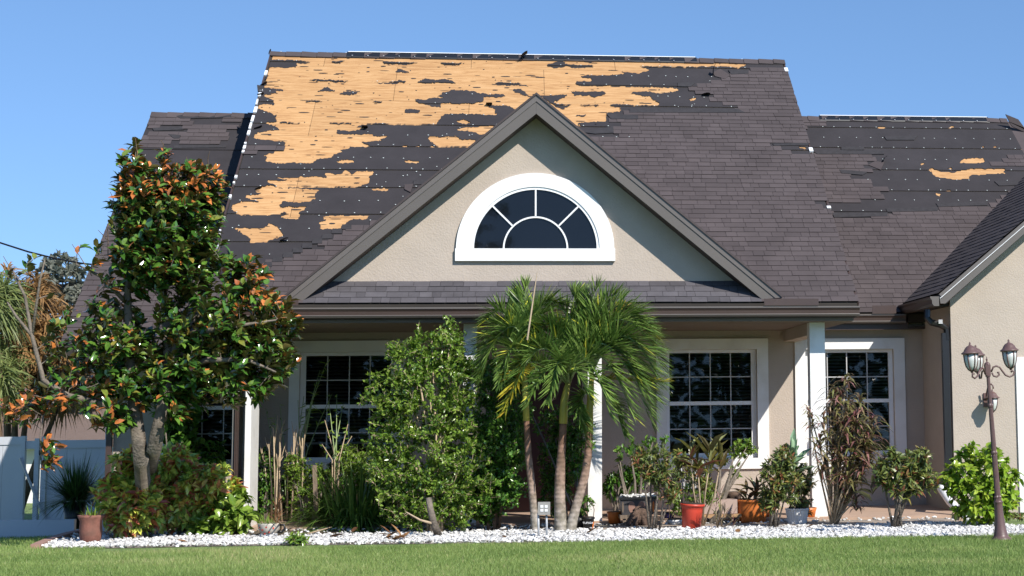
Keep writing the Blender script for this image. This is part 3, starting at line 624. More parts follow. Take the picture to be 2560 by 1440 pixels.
# ---- front dormer gable
YD = YC-.36
A_ = [at(708, 747, YD), at(1341, 238, YD), at(1955, 744, YD)]; B_ = [at(753, 755, YD), at(1341, 284, YD), at(1905, 748, YD)]
chev = [(A_[0].x, A_[0].z), (A_[1].x, A_[1].z), (A_[2].x, A_[2].z), (B_[2].x, B_[2].z), (B_[1].x, B_[1].z), (B_[0].x, B_[0].z)]
yback = YG+(A_[1].z-ZE)/PITCH
roofD = MB().add([(A_[0].x, YD+.03, A_[0].z), (A_[1].x, YD+.03, A_[1].z), (A_[2].x, YD+.03, A_[2].z), (B_[2].x, YD+.03, B_[2].z), (B_[1].x, YD+.03, B_[1].z), (B_[0].x, YD+.03, B_[0].z),
    (A_[0].x, YG+.3, A_[0].z), (A_[1].x, yback, A_[1].z), (A_[2].x, YG+.3, A_[2].z), (B_[2].x, YG+.4, B_[2].z), (B_[1].x, yback, B_[1].z), (B_[0].x, YG+.4, B_[0].z)],
    [(0, 1, 7, 6), (1, 2, 8, 7), (5, 11, 10, 4), (4, 10, 9, 3), (0, 6, 11, 5), (2, 3, 9, 8), (0, 5, 4, 1), (1, 4, 3, 2)], 0).build('dormer_roof', [MT['soffit']], house)
def chevron(pts, y0, y1, name, m, part):
    n = len(pts); h = n//2
    return MB().prismY([(p[0], p[1]) for p in pts], y0, y1).build(name, [MT[m]], part)
# two fascia boards mitred at the peak
def off(p, q, d):  # line p->q shifted down by d
    return None
for s in (0, 1):
    a0, a1, b1, b0 = ((A_[0], A_[1], B_[1], B_[0]) if s == 0 else (A_[1], A_[2], B_[2], B_[1]))
    g_ = .0015*(1 if s == 0 else -1)
    pl = [(a0.x, a0.z), (a1.x-(g_ if s == 0 else 0), a1.z), (b1.x-(g_ if s == 0 else 0), b1.z), (b0.x, b0.z)]
    MB().prismY(pl, YD, YD+.03).build('fascia_board', [MT['fascia']], roofD)
    k = .34; mid = lambda a, b, t: (a.x+(b.x-a.x)*t, a.z+(b.z-a.z)*t)
    if s == 0: dl = [mid(a0, b0, .0), mid(a1, b1, .0), mid(a1, b1, k), mid(a0, b0, k)]
    else: dl = [mid(a0, b0, .0), mid(a1, b1, .0), mid(a1, b1, k), mid(a0, b0, k)]
    MB().prismY(dl, YD-.012, YD-.0005).build('drip_edge', [MT['drip']], roofD)
    up = Vector((0, 0, 1)); t_ = .035
    MB().prismY([(a0.x, a0.z+.001), (a1.x, a1.z+.001), (a1.x, a1.z+t_), (a0.x, a0.z+t_)] if True else [], YD-.03, YD+.5).build('edge_shingle', [MT['shingle']], roofD)
    # exposed seam between fascia lengths
# roof covering of the dormer slopes
for s in (0, 1):
    a0, a1 = (A_[0], A_[1]) if s == 0 else (A_[2], A_[1])
    MB().add([(a0.x, YD+.5, a0.z+.02), (a1.x, YD+.5, a1.z+.02), (a1.x, yback, a1.z+.02), (a0.x, YG+.3, a0.z+.02)], [(0, 1, 2, 3)]).build('dormer_shingles', [MT['shingle']], roofD)
wb = Z(1300, 722, YC); cx = A_[1].x
sl_ = (A_[1].z-A_[2].z)/(A_[2].x-A_[1].x); apx = (B_[1].x, B_[1].z+.06)
hw = (apx[1]-wb+.1)/sl_
MB().prismY([(apx[0]-hw, wb-.1), (apx[0]+hw, wb-.1), apx], YC, YC+.2).build('gable_wall', [MT['stucco']], house)
# half-round window in the gable
def half(name, parent, pxc, pyb, ro, ri, y0, y1, m, n=40, z0=None):
    c = at(pxc, pyb, YC); mb = MB()
    for i in range(n):
        t0, t1 = math.pi*i/n, math.pi*(i+1)/n; P = [(c.x+r*math.cos(t), c.z+r*math.sin(t)*k_) for r, t, k_ in ((ri, t0, KZ), (ro, t0, KZ), (ro, t1, KZ), (ri, t1, KZ))]
        mb.add([(x, y0, z) for x, z in P]+[(x, y1, z) for x, z in P], [(0, 1, 2, 3), (1, 5, 6, 2), (0, 3, 7, 4)])
    return mb.build(name, [MT[m]], parent)
pm = PM(YC); KZ = .97
Ro, Ri = 194/pm, 163/pm; bz = Z(1339, 622, YC); bz0 = Z(1339, 653, YC)
c_ = at(1339, 622, YC)
hwin = MB(); n = 48; Rw = 196/pm; Rh = 190/pm
for i in range(n):
    t0, t1 = math.pi*i/n, math.pi*(i+1)/n
    P = [(c_.x+a*math.cos(t), c_.z+b*math.sin(t)) for a, b, t in ((159/pm, 155/pm, t0), (Rw, Rh, t0), (Rw, Rh, t1), (159/pm, 155/pm, t1))]
    hwin.add([(x, YC-.045, z) for x, z in P]+[(x, YC-.001, z) for x, z in P], [(0, 1, 2, 3), (1, 5, 6, 2), (0, 3, 7, 4)])
hwin.box(c_.x-198/pm, c_.x+198/pm, YC-.055, YC-.001, bz0, bz)
hw_o = hwin.build('half_round_window', [MT['white']], house)
def arc(r0, r1, y0, y1, name, m, ry=1.0, n=40):
    mb = MB()
    for i in range(n):
        t0, t1 = math.pi*i/n, math.pi*(i+1)/n
        P = [(c_.x+a*math.cos(t), c_.z+a*ry*math.sin(t)) for a, t in ((r0, t0), (r1, t0), (r1, t1), (r0, t1))]
        mb.add([(x, y0, z) for x, z in P]+[(x, y1, z) for x, z in P], [(0, 1, 2, 3), (1, 5, 6, 2), (0, 3, 7, 4), (4, 7, 6, 5)])
    return mb.build(name, [MT[m]], hw_o)
arc(152/pm, 158.9/pm, YC-.03, YC-.002, 'window_frame', 'alu', .975)
arc(77/pm, 81/pm, YC-.028, YC-.006, 'muntin', 'alu')
for t in (math.pi/2, math.pi*.25, math.pi*.75):
    a, b = 80/pm, 153/pm; u = Vector((math.cos(t), 0, math.sin(t))); s = Vector((-u.z, 0, u.x))*(2.0/pm); o_ = Vector((c_.x, 0, c_.z))
    P = [o_+u*a-s, o_+u*b-s, o_+u*b+s, o_+u*a+s]
    MB().hexa([(p.x, YC-.008, p.z) for p in P]+[(p.x, YC-.028, p.z) for p in P]).build('muntin', [MT['alu']], hw_o)
def wedge(r0, r1, t0, t1):
    mb = MB(); n = 14; lo = [(c_.x+r0*math.cos(t0+(t1-t0)*i/n), c_.z+r0*math.sin(t0+(t1-t0)*i/n)) for i in range(n+1)] if r0 > 0 else [(c_.x, c_.z)]
    hi = [(c_.x+r1*math.cos(t0+(t1-t0)*i/n), c_.z+r1*.98*math.sin(t0+(t1-t0)*i/n)) for i in range(n+1)]
    pl = hi+lo[::-1]; mb.add([(x, YC-.004, z) for x, z in pl], [tuple(range(len(pl)))]); mb.build('pane', [MT['darkglass']], hw_o)
for i in range(4): wedge(80/pm, 153.5/pm, math.pi*i/4, math.pi*(i+1)/4)
wedge(0, 78/pm, 0, math.pi)

# ---- garage front
gy0 = YGF
for s in (1, -1):
    f_ = lambda x: XGR+(x-XGR)*s
    pl = [(f_(ge.x), ge.z-.012), (XGR, ZGR-.012), (XGR, ZGR-.07), (f_(ge.x), ge.z-.07)]
    MB().prismY(pl if s == 1 else pl[::-1], gy0+.001, YA+.06).build('overhang_deck', [MT['deck']], roofG)
gA0, gA1 = ge, Vector((XGR, gy0, ZGR)); gB0 = at(2362, 759, gy0); gBs = (at(2542, 600, gy0).z-gB0.z)/(at(2542, 600, gy0).x-gB0.x); gB1z = gB0.z+gBs*(XGR-gB0.x)
for s in (1, -1):
    f_ = lambda x: XGR+(x-XGR)*s
    pl = [(f_(gA0.x), gA0.z-.001), (XGR, ZGR-.001), (XGR, gB1z), (f_(gB0.x), gB0.z), (f_(gA0.x+.02), gB0.z)]
    MB().prismY(pl if s == 1 else pl[::-1], gy0-.03, gy0).build('fascia_board', [MT['fascia']], roofG)
    pl = [(f_(gA0.x), gA0.z-.0), (XGR, ZGR-.0), (XGR, ZGR-.055), (f_(gA0.x+.04), gA0.z-.055)]
    MB().prismY(pl if s == 1 else pl[::-1], gy0-.042, gy0-.031).build('drip_edge', [MT['drip']], roofG)
    pl = [(f_(gA0.x+.012), gA0.z-.053), (XGR, ZGR-.057), (XGR, ZGR-.067), (f_(gA0.x+.012), gA0.z-.063)]
    MB().prismY(pl if s == 1 else pl[::-1], gy0-.045, gy0-.0305).build('drip_edge_lip', [MT['alu']], roofG)
MB().prismY([(gB0.x+.02, gB0.z-.0), (XGR, gB1z), (XGR, gB1z+.05), (gB0.x+.02, gB0.z+.05)], gy0+.001, YA).build('soffit', [MT['soffit']], roofG)
XGC = at(2379, 900, YA).x
gw = [(XGC, -.3), (XGR+3.0, -.3), (XGR+3.0, gB0.z), (XGR, gB1z+.02), (XGC, gB0.z+gBs*(XGC-gB0.x)+.02)]
MB().prismY(gw, YA, YA+.2).build('garage_wall', [MT['stucco']], house)
MB().box(XGC, XGC+.2, YA+.2, YW+.1, -.8, ge.z+.1).build('side_wall', [MT['stucco']], house)
gx0, gz1 = at(2541, 1000, YA).x, at(2550, 893, YA).z
gd = MB().box(gx0, gx0+.14, YA-.03, YA-.0005, .0, gz1).box(gx0+.14, gx0+5, YA-.03, YA-.0005, gz1-.14, gz1).build('garage_door_trim', [MT['white']], house)
for i in range(4): MB().box(gx0+.142, gx0+4.9, YA-.012, YA-.0005, .02+i*.53, .02+i*.53+.52).build('garage_door_panel', [MT['white']], house)
# small gutter return box at the foot of the garage rake
q0, q1 = at(2319, 738, gy0), at(2346, 757, gy0)
GP = [(0, 0), (-.125, 0), (-.125, -.022), (-.105, -.05), (-.10, -.1), (-.075, -.135), (0, -.135)]
def gutter(name, y, z, x0, x1, part=house):
    prof = [(y+a, z+b) for a, b in GP][::-1]
    g_ = MB().prismX(prof, x0, x1).build(name, [MT['gutter']], part)
    MB().box(x0, x1, y-.131, y-.1255, z-.016, z+.004).build('gutter_lip', [MT['drip']], g_)
    MB().prismX([(y-.108, z-.103), (y-.1045, z-.096), (y-.083, z-.125), (y-.088, z-.13)], x0, x1).build('gutter_highlight', [MT['drip']], g_)  # lighter strip stands in for the highlight along the gutter's lower bend
    return g_
zg = at(1400, 768, YG-.12).z
gutter('front_gutter', YG, zg, XM0+.1, XM1+.01)
gutter('right_gutter', YWE, at(2200, 786, YWE-.12).z, XM1-.9, ge.x-.05)
prof = [(ge.x+a, ge.z-.03+b) for a, b in GP]
MB().prismY(prof, gy0-.02, YWE+.1).build('side_gutter', [MT['gutter']], house)
MB().prismY([(a-.003 if i in (1, 2) else a, b) for i, (a, b) in enumerate(prof)], gy0-.03, gy0-.021).build('gutter_end_cap', [MT['fascia']], house)
# splash guards
a, b = at(1910, 747, YG-.13), at(2046, 763, YG-.13); MB().box(a.x, b.x, YG-.15, YG-.135, b.z, a.z).build('splash_guard', [MT['gutter']], house)
a, b = at(2180, 764, YWE-.13), at(2240, 784, YWE-.13); MB().box(a.x, b.x, YWE-.15, YWE-.135, b.z, a.z).build('splash_guard', [MT['gutter']], house)
a, b = at(715, 749, YG-.13), at(746, 763, YG-.13); MB().box(a.x-.4, b.x, YG-.15, YG-.135, b.z, a.z).build('splash_guard', [MT['gutter']], house)
# soffit board under the front eave and porch beam, ceiling
MB().box(XM0+.1, XM1-.02, YG+.001, YG+.025, zg-.15, ZE-.02).build('front_fascia', [MT['gutter']], house)
MB().box(XM0+.1, XM1-.05, YG+.02, YW, zg-.19, zg-.151).build('porch_ceiling', [MT['ceiling']], house)
MB().box(XM1-.6, ge.x, YWE, YWE+.02, ZWE-.25, ZWE-.03).build('right_fascia', [MT['gutter']], house)
MB().box(XM1-.5, XGC+.1, YWE+.02, YW+.1, ZWE-.24, ZWE-.2).build('right_soffit', [MT['soffit']], house)
xb0, xb1 = at(2025, 800, YC).x, at(2063, 800, YC).x
MB().box(xb0, xb1, YC+.21, YW, zg-.36, zg-.19).build('porch_beam', [MT['stucco']], house)

# ---- columns
def column(x0, x1, py, dy=.2):
    a, b = at(x0, py, YC).x, at(x1, py, YC).x
    MB().box(a, b, YC, YC+dy, -.1, zg-.191).build('porch_column', [MT['white']], house)
column(1159, 1192, 830); column(1470, 1505, 1200); column(2025, 2063, 900); column(612, 627, 1100, .69)
# downspouts
xd = at(2369, 900, YA-.05).x
ds = MB(); ds.box(xd-.05, xd+.05, YA+.02, YA+.1, .15, Z(2369, 832, YA))
ds.tube([at(2318, 775, YA+.1), at(2318, 795, YA+.08), at(2328, 806, YA+.06), at(2352, 812, YA+.06), at(2366, 822, YA+.06), at(2369, 850, YA+.06)], .05, 8)
dso = ds.build('downspout', [MT['downspout']], house)
for i in range(4): MB().box(at(2346, 800, YA).x, at(2356, 800, YA).x, YA-.01, YA+.0, Z(2350, 801+i*2.6, YA), Z(2350, 799.6+i*2.6, YA)).build('highlight_band', [MT['alu']], dso)  # white bars painted on for the highlight of the elbow
xd2 = at(596, 1100, 22.95).x; YD2 = 23.05
ds = MB(); ds.box(xd2-.055, xd2+.055, YD2-.1, YD2-.01, .3, 2.4)
for k in range(5): ds.box(xd2-.05+k*.022, xd2-.04+k*.022, YD2-.106, YD2-.1, .3, 2.4)
MB.build(ds, 'corrugated_downspout', [MT['gutter']], house)
MB().tube([(xd2-.075, YD2-.05, .2), (xd2-.075, YD2-.05, 2.1)], .02, 6).build('grey_conduit', [MT['grey']], house)
MB().box(at(268, 1100, YL).x, at(282, 1100, YL).x, YL-.08, YL+.0, .1, 2.45).build('corner_downspout', [MT['gutter']], house)

# ---- walls with window openings
def wall_open(name, x0, x1, y, z0, z1, holes, th=.2):
    xs = sorted(set([x0, x1]+[h[0] for h in holes]+[h[1] for h in holes])); mb = MB()
    for a, b in zip(xs[:-1], xs[1:]):
        hs = [h for h in holes if h[0] <= a+1e-6 and h[1] >= b-1e-6]
        if hs:
            h = hs[0]; mb.box(a, b, y, y+th, z0, h[2]); mb.box(a, b, y, y+th, h[3], z1)
        else: mb.box(a, b, y, y+th, z0, z1)
    return mb.build(name, [MT['stucco']], house)
def win(Y, trim, open_, gl, cols, rows, mid, blinds=True, name='window'):
    """trim/open_/gl = (px0,px1,py0,py1)"""
    cx_ = (trim[0]+trim[1])/2; cy_ = (trim[2]+trim[3])/2
    def bx(t): return (at(t[0], cy_, Y).x, at(t[1], cy_, Y).x, at(cx_, t[3], Y).z, at(cx_, t[2], Y).z)
    T, O, G = bx(trim), bx(open_), bx(gl); mb = MB()
    y0, y1 = Y-.04, Y-.0005
    mb.box(T[0], O[0], y0, y1, T[2], T[3]).box(O[1], T[1], y0, y1, T[2], T[3]).box(O[0], O[1], y0, y1, O[3], T[3]).box(O[0], O[1], y0, y1, T[2], O[2])
    wo_ = mb.build(name, [MT['white']], house)
    fb = MB(); ya, yb = Y+.06, Y+.12
    fb.box(O[0]+.001, G[0], ya, yb, O[2]+.001, O[3]-.001).box(G[1], O[1]-.001, ya, yb, O[2]+.001, O[3]-.001).box(G[0], G[1], ya, yb, G[3], O[3]-.001).box(G[0], G[1], ya, yb, O[2]+.001, G[2])
    zm = at(cx_, mid, Y).z; fb.box(G[0], G[1], ya-.012, yb, zm-.028, zm+.028); fb.build('window_frame', [MT['alu']], wo_)
    # muntins
    xs = [G[0]]+[at(c, cy_, Y).x for c in cols]+[G[1]]; zs = [G[3]]+[at(cx_, r, Y).z for r in rows]+[G[2]]; zs = sorted(set(zs+[zm]))
    for x_ in xs[1:-1]:
        for za, zb in ((G[2], zm-.028), (zm+.028, G[3])): MB().box(x_-.0075, x_+.0075, ya+.016, yb-.01, za, zb).build('muntin', [MT['bar']], wo_)
    for z_ in zs[1:-1]:
        if abs(z_-zm) > .05: MB().box(G[0], G[1], ya+.018, yb-.012, z_-.0075, z_+.0075).build('muntin', [MT['bar']], wo_)
    for i in range(len(xs)-1):
        for j in range(len(zs)-1):
            MB().add([(xs[i], ya+.035, zs[j]), (xs[i+1], ya+.035, zs[j]), (xs[i+1], ya+.035, zs[j+1]), (xs[i], ya+.035, zs[j+1])], [(0, 1, 2, 3)]).build('pane', [MT['glass']], wo_)
    if blinds:
        bb = MB(); z = G[3]-.02
        while z > G[2]+.25:
            bb.add([(G[0]-.02, yb+.05, z), (G[1]+.02, yb+.05, z), (G[1]+.02, yb+.085, z+.025), (G[0]-.02, yb+.085, z+.025)], [(0, 1, 2, 3)]); z -= .052
        tag(bb.build('blind_slats', [MT['blind']], wo_), kind='stuff')
        MB().box(G[0]-.02, G[1]+.02, yb+.05, yb+.08, G[2]+.19, G[2]+.22).build('blind_rail', [MT['alu']], wo_)
    return O
h1 = win(YW, (722, 1013, 852, 1190), (748, 986, 880, 1156), (762, 976, 889, 1143), (816, 871, 923), (950, 1082), 1016)
h2 = win(YW, (1641, 1921, 847, 1173), (1667, 1893, 874, 1146), (1675, 1880, 882, 1133), (1726, 1778, 1829), (942, 1072), 1008)
h3 = win(YW, (1988, 2263, 846, 1166), (2014, 2236, 873, 1138), (2022, 2225, 881, 1128), (2072, 2121, 2172), (942, 1066), 1002)
h0 = win(YL, (395, 592, 885, 1180), (420, 590, 900, 1160), (428, 589, 908, 1150), (448, 503, 557), (962, 1085), 1020)
xl0, xl1 = at(283, 1100, YL).x, at(612, 1100, YL).x
h0 = (h0[0], min(h0[1], xl1-.02), h0[2], h0[3])
zt = zg-.17
wall_open('porch_wall', xl1+.001, XGC+.05, YW, -.3, zt+.15, [h1, h2, h3])
wall_open('left_wall', xl0, xl1, YL, -.8, ZLE+.1, [h0])
MB().box(xl1-.2, xl1, YL+.2, YW+.2, -.3, zt).build('porch_side_wall', [MT['stucco']], house)
MB().box(xl0, xl0+.2, YL+.2, 33, -.8, ZLE+.1).build('left_side_wall', [MT['stucco']], house)
MB().box(xl0, XGR+3, 33, 33.2, -.3, 3).build('back_wall', [MT['stucco']], house)
MB().box(XGR+2.8, XGR+3, YA+.2, 33, -.3, 2.7).build('right_side_wall', [MT['stucco']], house)
MB().add([(xl0, 27, -.3), (XGR+3, 27, -.3), (XGR+3, 27, 3), (xl0, 27, 3)], [(0, 1, 2, 3)]).build('inner_wall', [MT['room']], house)
MB().add([(xl0, YW+.2, 2.42), (XGR+3, YW+.2, 2.42), (XGR+3, 27, 2.42), (xl0, 27, 2.42)], [(0, 1, 2, 3)]).build('inner_ceiling', [MT['room']], house)
# front door, mostly behind the palms
da, db = at(1225, 1100, YW), at(1455, 1100, YW)
dr = MB().box(da.x, db.x, YW-.03, YW-.0005, .05, 2.25).build('front_door', [MT['maroon']], house)
for k in range(2):
    for z0_, z1_ in ((.2, .95), (1.05, 2.1)):
        w_ = (db.x-da.x)/2; MB().box(da.x+k*w_+.12, da.x+(k+1)*w_-.12, YW-.045, YW-.0305, z0_, z1_).build('door_panel', [MT['maroon']], dr)
# white pvc drain elbow by the right corner
MB().tube([gnd(2352, 1215, .28), at(2352, 1222, 23.1), at(2375, 1255, 22.8), at(2425, 1300, 22.2)], .055, 10).build('white_drain_pipe', [MT['alu']], house, True)

# ================================================================== GROUND
lawn_m = M('lawn_soil', (.15, .215, .06), .95, .35, 1.3, .6, 30, .02)
lw = MB(); ys_ = (-30, 21.5, 23.5, 28, 34, 400); zs_ = (-.010, -.010, -.10, -.37, -.45, -.45)     # the side yard falls gently away
lw.v = [(x, y, z) for y, z in zip(ys_, zs_) for x in (-200, 200)]; lw.f = [(2*i, 2*i+1, 2*i+3, 2*i+2) for i in range(5)]; lw.mi = [0]*5
lw.build('lawn', [lawn_m], kind='structure')
def gz(y): return np.interp(y, ys_, zs_)
fr = [gnd(*p) for p in ((95, 1371), (300, 1369), (560, 1364), (900, 1360), (1355, 1356), (1900, 1351), (2300, 1344), (2560, 1341), (2760, 1337))]
bk = [gnd(*p) for p in ((2760, 1318), (2560, 1318), (2380, 1300))]+[Vector((at(2380, 1300, 23.3).x, 23.3, 0)), Vector((xl0, 23.3, 0)), gnd(215, 1325), gnd(160, 1340)]
gp = fr+bk; pa_x0 = gnd(1490, 1326).x
MB().add([(p.x, p.y, -.004) for p in gp], [tuple(range(len(gp)))]).build('gravel_bed', [MT['gbase']], kind='structure')
sp_ = [Vector((xl0+.2, 21.45, 0)), Vector((pa_x0, 21.35, 0)), Vector((pa_x0, 22.56, 0)), Vector((xl0+.2, 22.9, 0))]
MB().add([(p.x, p.y, .002) for p in sp_], [(0, 1, 2, 3)]).build('soil', [MT['mulch']], kind='structure')
pfx = at(1509, 1300, 22.6).x
MB().box(xl1, XGC, 22.55, YW, -.2, .035).build('porch_floor', [MT['terra']], kind='structure')
pa = gnd(1490, 1326); MB().box(pa.x, at(2380, 1300, 22).x, 21.35, 22.0, -.1, .02).build('path', [MT['path']], kind='structure')
# stones
ph = (1+5**.5)/2
ICO = norm(np.array([(-1, ph, 0), (1, ph, 0), (-1, -ph, 0), (1, -ph, 0), (0, -1, ph), (0, 1, ph), (0, -1, -ph), (0, 1, -ph), (ph, 0, -1), (ph, 0, 1), (-ph, 0, -1), (-ph, 0, 1)], float))
IT = np.array([(0, 11, 5), (0, 5, 1), (0, 1, 7), (0, 7, 10), (0, 10, 11), (1, 5, 9), (5, 11, 4), (11, 10, 2), (10, 7, 6), (7, 1, 8), (3, 9, 4), (3, 4, 2), (3, 2, 6), (3, 6, 8), (3, 8, 9), (4, 9, 5), (2, 4, 11), (6, 2, 10), (8, 6, 7), (9, 8, 1)])
def pt_in(poly, n):
    P = [(p.x, p.y) for p in poly]; xs = [p[0] for p in P]; ys = [p[1] for p in P]; out = np.zeros((0, 2))
    while len(out) < n:
        q = np.stack([rng.uniform(min(xs), max(xs), n), rng.uniform(min(ys), max(ys), n)], 1); out = np.concatenate([out, q[inpoly(q[:, 0], q[:, 1], P)]])
    return out[:n]
def stones(name, P2, r0, r1, z, mat, flat=.55):
    n = len(P2); r = rng.uniform(r0, r1, n)[:, None]; J = 1+rng.normal(0, .17, (n, 12, 1)); S = np.stack([rng.uniform(.8, 1.5, n), rng.uniform(.7, 1.1, n), rng.uniform(.4, .8, n)], 1)[:, None]
    a = rng.uniform(0, 6.28, n); c, s = np.cos(a), np.sin(a); L = ICO[None]*J*S*r[:, :, None]
    tl = rng.normal(0, .35, n)[:, None]; Lz = L[..., 2]+L[..., 0]*tl
    V = np.stack([L[..., 0]*c[:, None]-L[..., 1]*s[:, None]+P2[:, 0:1], L[..., 0]*s[:, None]+L[..., 1]*c[:, None]+P2[:, 1:2], Lz+z+rng.uniform(0, .026, n)[:, None]], -1)
    T = (IT[None]+(np.arange(n)*12)[:, None, None]).reshape(-1, 3)
    return tag(link(name, np_mesh(name, V.reshape(-1, 3), T, mat, np.repeat(rng.random(n), 12))), kind='stuff')
P2 = pt_in(gp, 28000); keep = ~((P2[:, 1] > 21.33) & (P2[:, 1] < 22.02) & (P2[:, 0] > pa.x)) & (P2[:, 1] < 22.6); keep |= rng.random(len(P2)) < .02
P2 = P2[keep & (rng.random(len(P2)) < np.where(P2[:, 1] < 21.5+.25*vnoise(P2[:, 0]*9, P2[:, 1]*9, 0, 5), 1, .10))]
tag(stones('white_gravel', P2, .011, .028, .004, MT['stone']), 'white marble chippings spread over the planting bed', 'gravel')
# brick edging along the left tip of the bed
eg = thing('brick_edging', gnd(95, 1371), 'curved brown paver edging at the left tip of the white gravel bed', 'edging')
for i, (x, y) in enumerate(((88, 1371), (108, 1362), (128, 1354), (150, 1346), (175, 1339), (203, 1333))):
    p = gnd(x, y); q = gnd(*((108, 1362), (128, 1354), (150, 1346), (175, 1339), (203, 1333), (232, 1328))[i]); d = (q-p).normalized(); n_ = Vector((-d.y, d.x, 0))*.055
    z = Vector((0, 0, .035)); q = q-d*.008
    MB().hexa([p-n_-z, q-n_-z, q+n_-z, p+n_-z, p-n_+z*1.3, q-n_+z*1.3, q+n_+z*1.3, p+n_+z*1.3]).build('paver', [MT['brick']], eg)
# grass
GL_ = leafmat('grass_blade', [(0, (.15, .24, .055)), (.5, (.27, .37, .10)), (.85, (.38, .44, .15)), (1, (.58, .50, .27))], .55, .35)
def grass(name, n, x0, x1, y0, y1, cond, h0=.03, h1=.062, w_=.0075):
    P = np.stack([rng.uniform(x0, x1, n), rng.uniform(y0, y1, n)], 1); P = P[cond(P)]; n = len(P)
    dn = vnoise(P[:, 0]*10, P[:, 1]*10, 0, 6)*.5+vnoise(P[:, 0]*10, P[:, 1]*10, 1, 17)*.5
    h = rng.uniform(h0, h1, n)*(1+.3*dn); a = rng.uniform(0, 6.28, n); t = rng.uniform(.1, .9, n)*h; b = a+rng.normal(0, 1, n)
    c = np.zeros((n, 3, 3)); wx, wy = np.cos(a)*w_/2, np.sin(a)*w_/2
    c[:, 0, 0] = P[:, 0]-wx; c[:, 0, 1] = P[:, 1]-wy; c[:, 1, 0] = P[:, 0]+wx; c[:, 1, 1] = P[:, 1]+wy; c[:, :2, 2] = gz(P[:, 1])[:, None]
    c[:, 2, 0] = P[:, 0]+np.cos(b)*t; c[:, 2, 1] = P[:, 1]+np.sin(b)*t; c[:, 2, 2] = h+gz(P[:, 1])
    big = vnoise(P[:, 0]*3+40, P[:, 1]*6, 1, 4.0); rnd = np.clip(.40+.30*dn+.22*big+rng.normal(0, .18, n), 0, .93)+np.where(rng.random(n) < .03+.10*(big > .45), .5, 0)
    return tag(link(name, np_mesh(name, c.reshape(-1, 3), np.arange(3*n).reshape(-1, 3), GL_, np.repeat(np.clip(rnd, 0, 1), 3))), kind='stuff')
fx = [p.x for p in fr]; fy = [p.y for p in fr]; gpp = [(p.x, p.y) for p in gp]
tag(grass('lawn_grass', 420000, -8.5, 7.6, 14.2, 19.5, lambda P: (P[:, 1] < np.interp(P[:, 0], fx, fy)+.09+.05*vnoise(P[:, 0]*20, P[:, 1]*20, 0, 3))), 'mown green lawn across the front of the house', 'grass')
tag(grass('side_grass', 130000, -12.5, -3.8, 19.0, 28.4, lambda P: ~inpoly(P[:, 0], P[:, 1], gpp) & (P[:, 0] < xl0+.9)), 'lawn between the vinyl fence and the gravel tip', 'grass')

# ================================================================== PLANT BUILDER
def blob(px, py, Y, rx, ry, rd, w_=1.): c = at(px, py, Y); k = PM(Y); return (np.array(c), np.array((rx/k, rd, ry/k)), w_)
def tips_in(blobs, n, shell=.55):
    ws = np.array([b[2]*b[1][0]*b[1][2] for b in blobs]); ws = ws/ws.sum(); out = []; cen = []
    idx = rng.choice(len(blobs), n, p=ws)
    d = norm(rng.normal(0, 1, (n, 3))); r = rng.uniform(shell**3, 1, n)**(1/3)
    C = np.array([blobs[i][0] for i in idx]); Rr = np.array([blobs[i][1] for i in idx])
    p = C+d*Rr*r[:, None]; p[:, 2] = np.maximum(p[:, 2], .05); return p, C
def skeleton(tips, roots, r_tip=.004, r_root=.03, seg=3, sag=.0, n=5, limit=None, cost=.6):
    """roots: list of polylines (trunks). Every tip is joined to the nearest limb below it. returns MB, tip directions"""
    mb = MB(); nodes = []; nr = []
    for pl, ra, rb in roots:
        pl = [Vector(p) for p in pl]; m = len(pl); mb.tube(pl, [ra+(rb-ra)*i/(m-1) for i in range(m)], max(n, 7))
        for i in range(m-1):
            for t in (0, .33, .66): nodes.append(pl[i].lerp(pl[i+1], t)); nr.append(ra+(rb-ra)*(i+t)/(m-1))
        nodes.append(pl[-1]); nr.append(rb)
    N = np.zeros((len(nodes)+len(tips)*seg+10, 3)); k = len(nodes); N[:k] = [tuple(q) for q in nodes]; D = np.zeros_like(tips)
    Rr = np.zeros(len(N)); Rr[:k] = nr
    base = N[:k].mean(0); dmin = np.array([np.min(np.linalg.norm(N[:k]-t, axis=1)) for t in tips]); order = np.argsort(dmin)
    for i in order:
        t = tips[i]; dv = t-N[:k]; dist = np.linalg.norm(dv, axis=1); c = dist-cost*dv[:, 2]*.5
        j = int(np.argmin(c+np.where(dist < .02, 9, 0))); a = Vector(N[j]); b = Vector(t); L_ = (b-a).length
        mid = a.lerp(b, .5)+Vector((random.gauss(0, .06), random.gauss(0, .06), random.gauss(0, .05)+sag))*L_
        r0 = max(r_tip, min(Rr[j]*.6, r_tip+L_*.018)); mb.tube([a, mid, b], [r0, (r0+r_tip)/2, r_tip], n-1, cap=False)
        for q, rr in ((mid, (r0+r_tip)/2), (a.lerp(mid, .5), r0)): N[k] = q; Rr[k] = rr; k += 1
        D[i] = (b-mid).normalized()
    return mb, D
def rosette(tips, D, K, Ln, Wd, tmpl, out=.9, up=.3, fwd=.5, back=.12, droop=.2, dn=None, jitter=.25, nup=.8):
    n = len(tips); B = np.repeat(tips, K, 0); dd = np.repeat(D, K, 0); m = len(B)
    rad = norm(rng.normal(0, 1, (m, 3))); rad = norm(rad-dd*(rad*dd).sum(1, keepdims=True))
    B = B-dd*rng.uniform(0, back, m)[:, None]
    d = norm(dd*fwd+rad*out+np.array([0, 0, up])+rng.normal(0, jitter, (m, 3)))
    N_ = norm(dd*.6+np.array([0, -.15, nup])+rng.normal(0, .35, (m, 3)))
    L_ = rng.uniform(Ln*.65, Ln*1.15, m); W_ = Wd*L_/Ln*rng.uniform(.85, 1.15, m)
    return B, d, N_, L_, W_
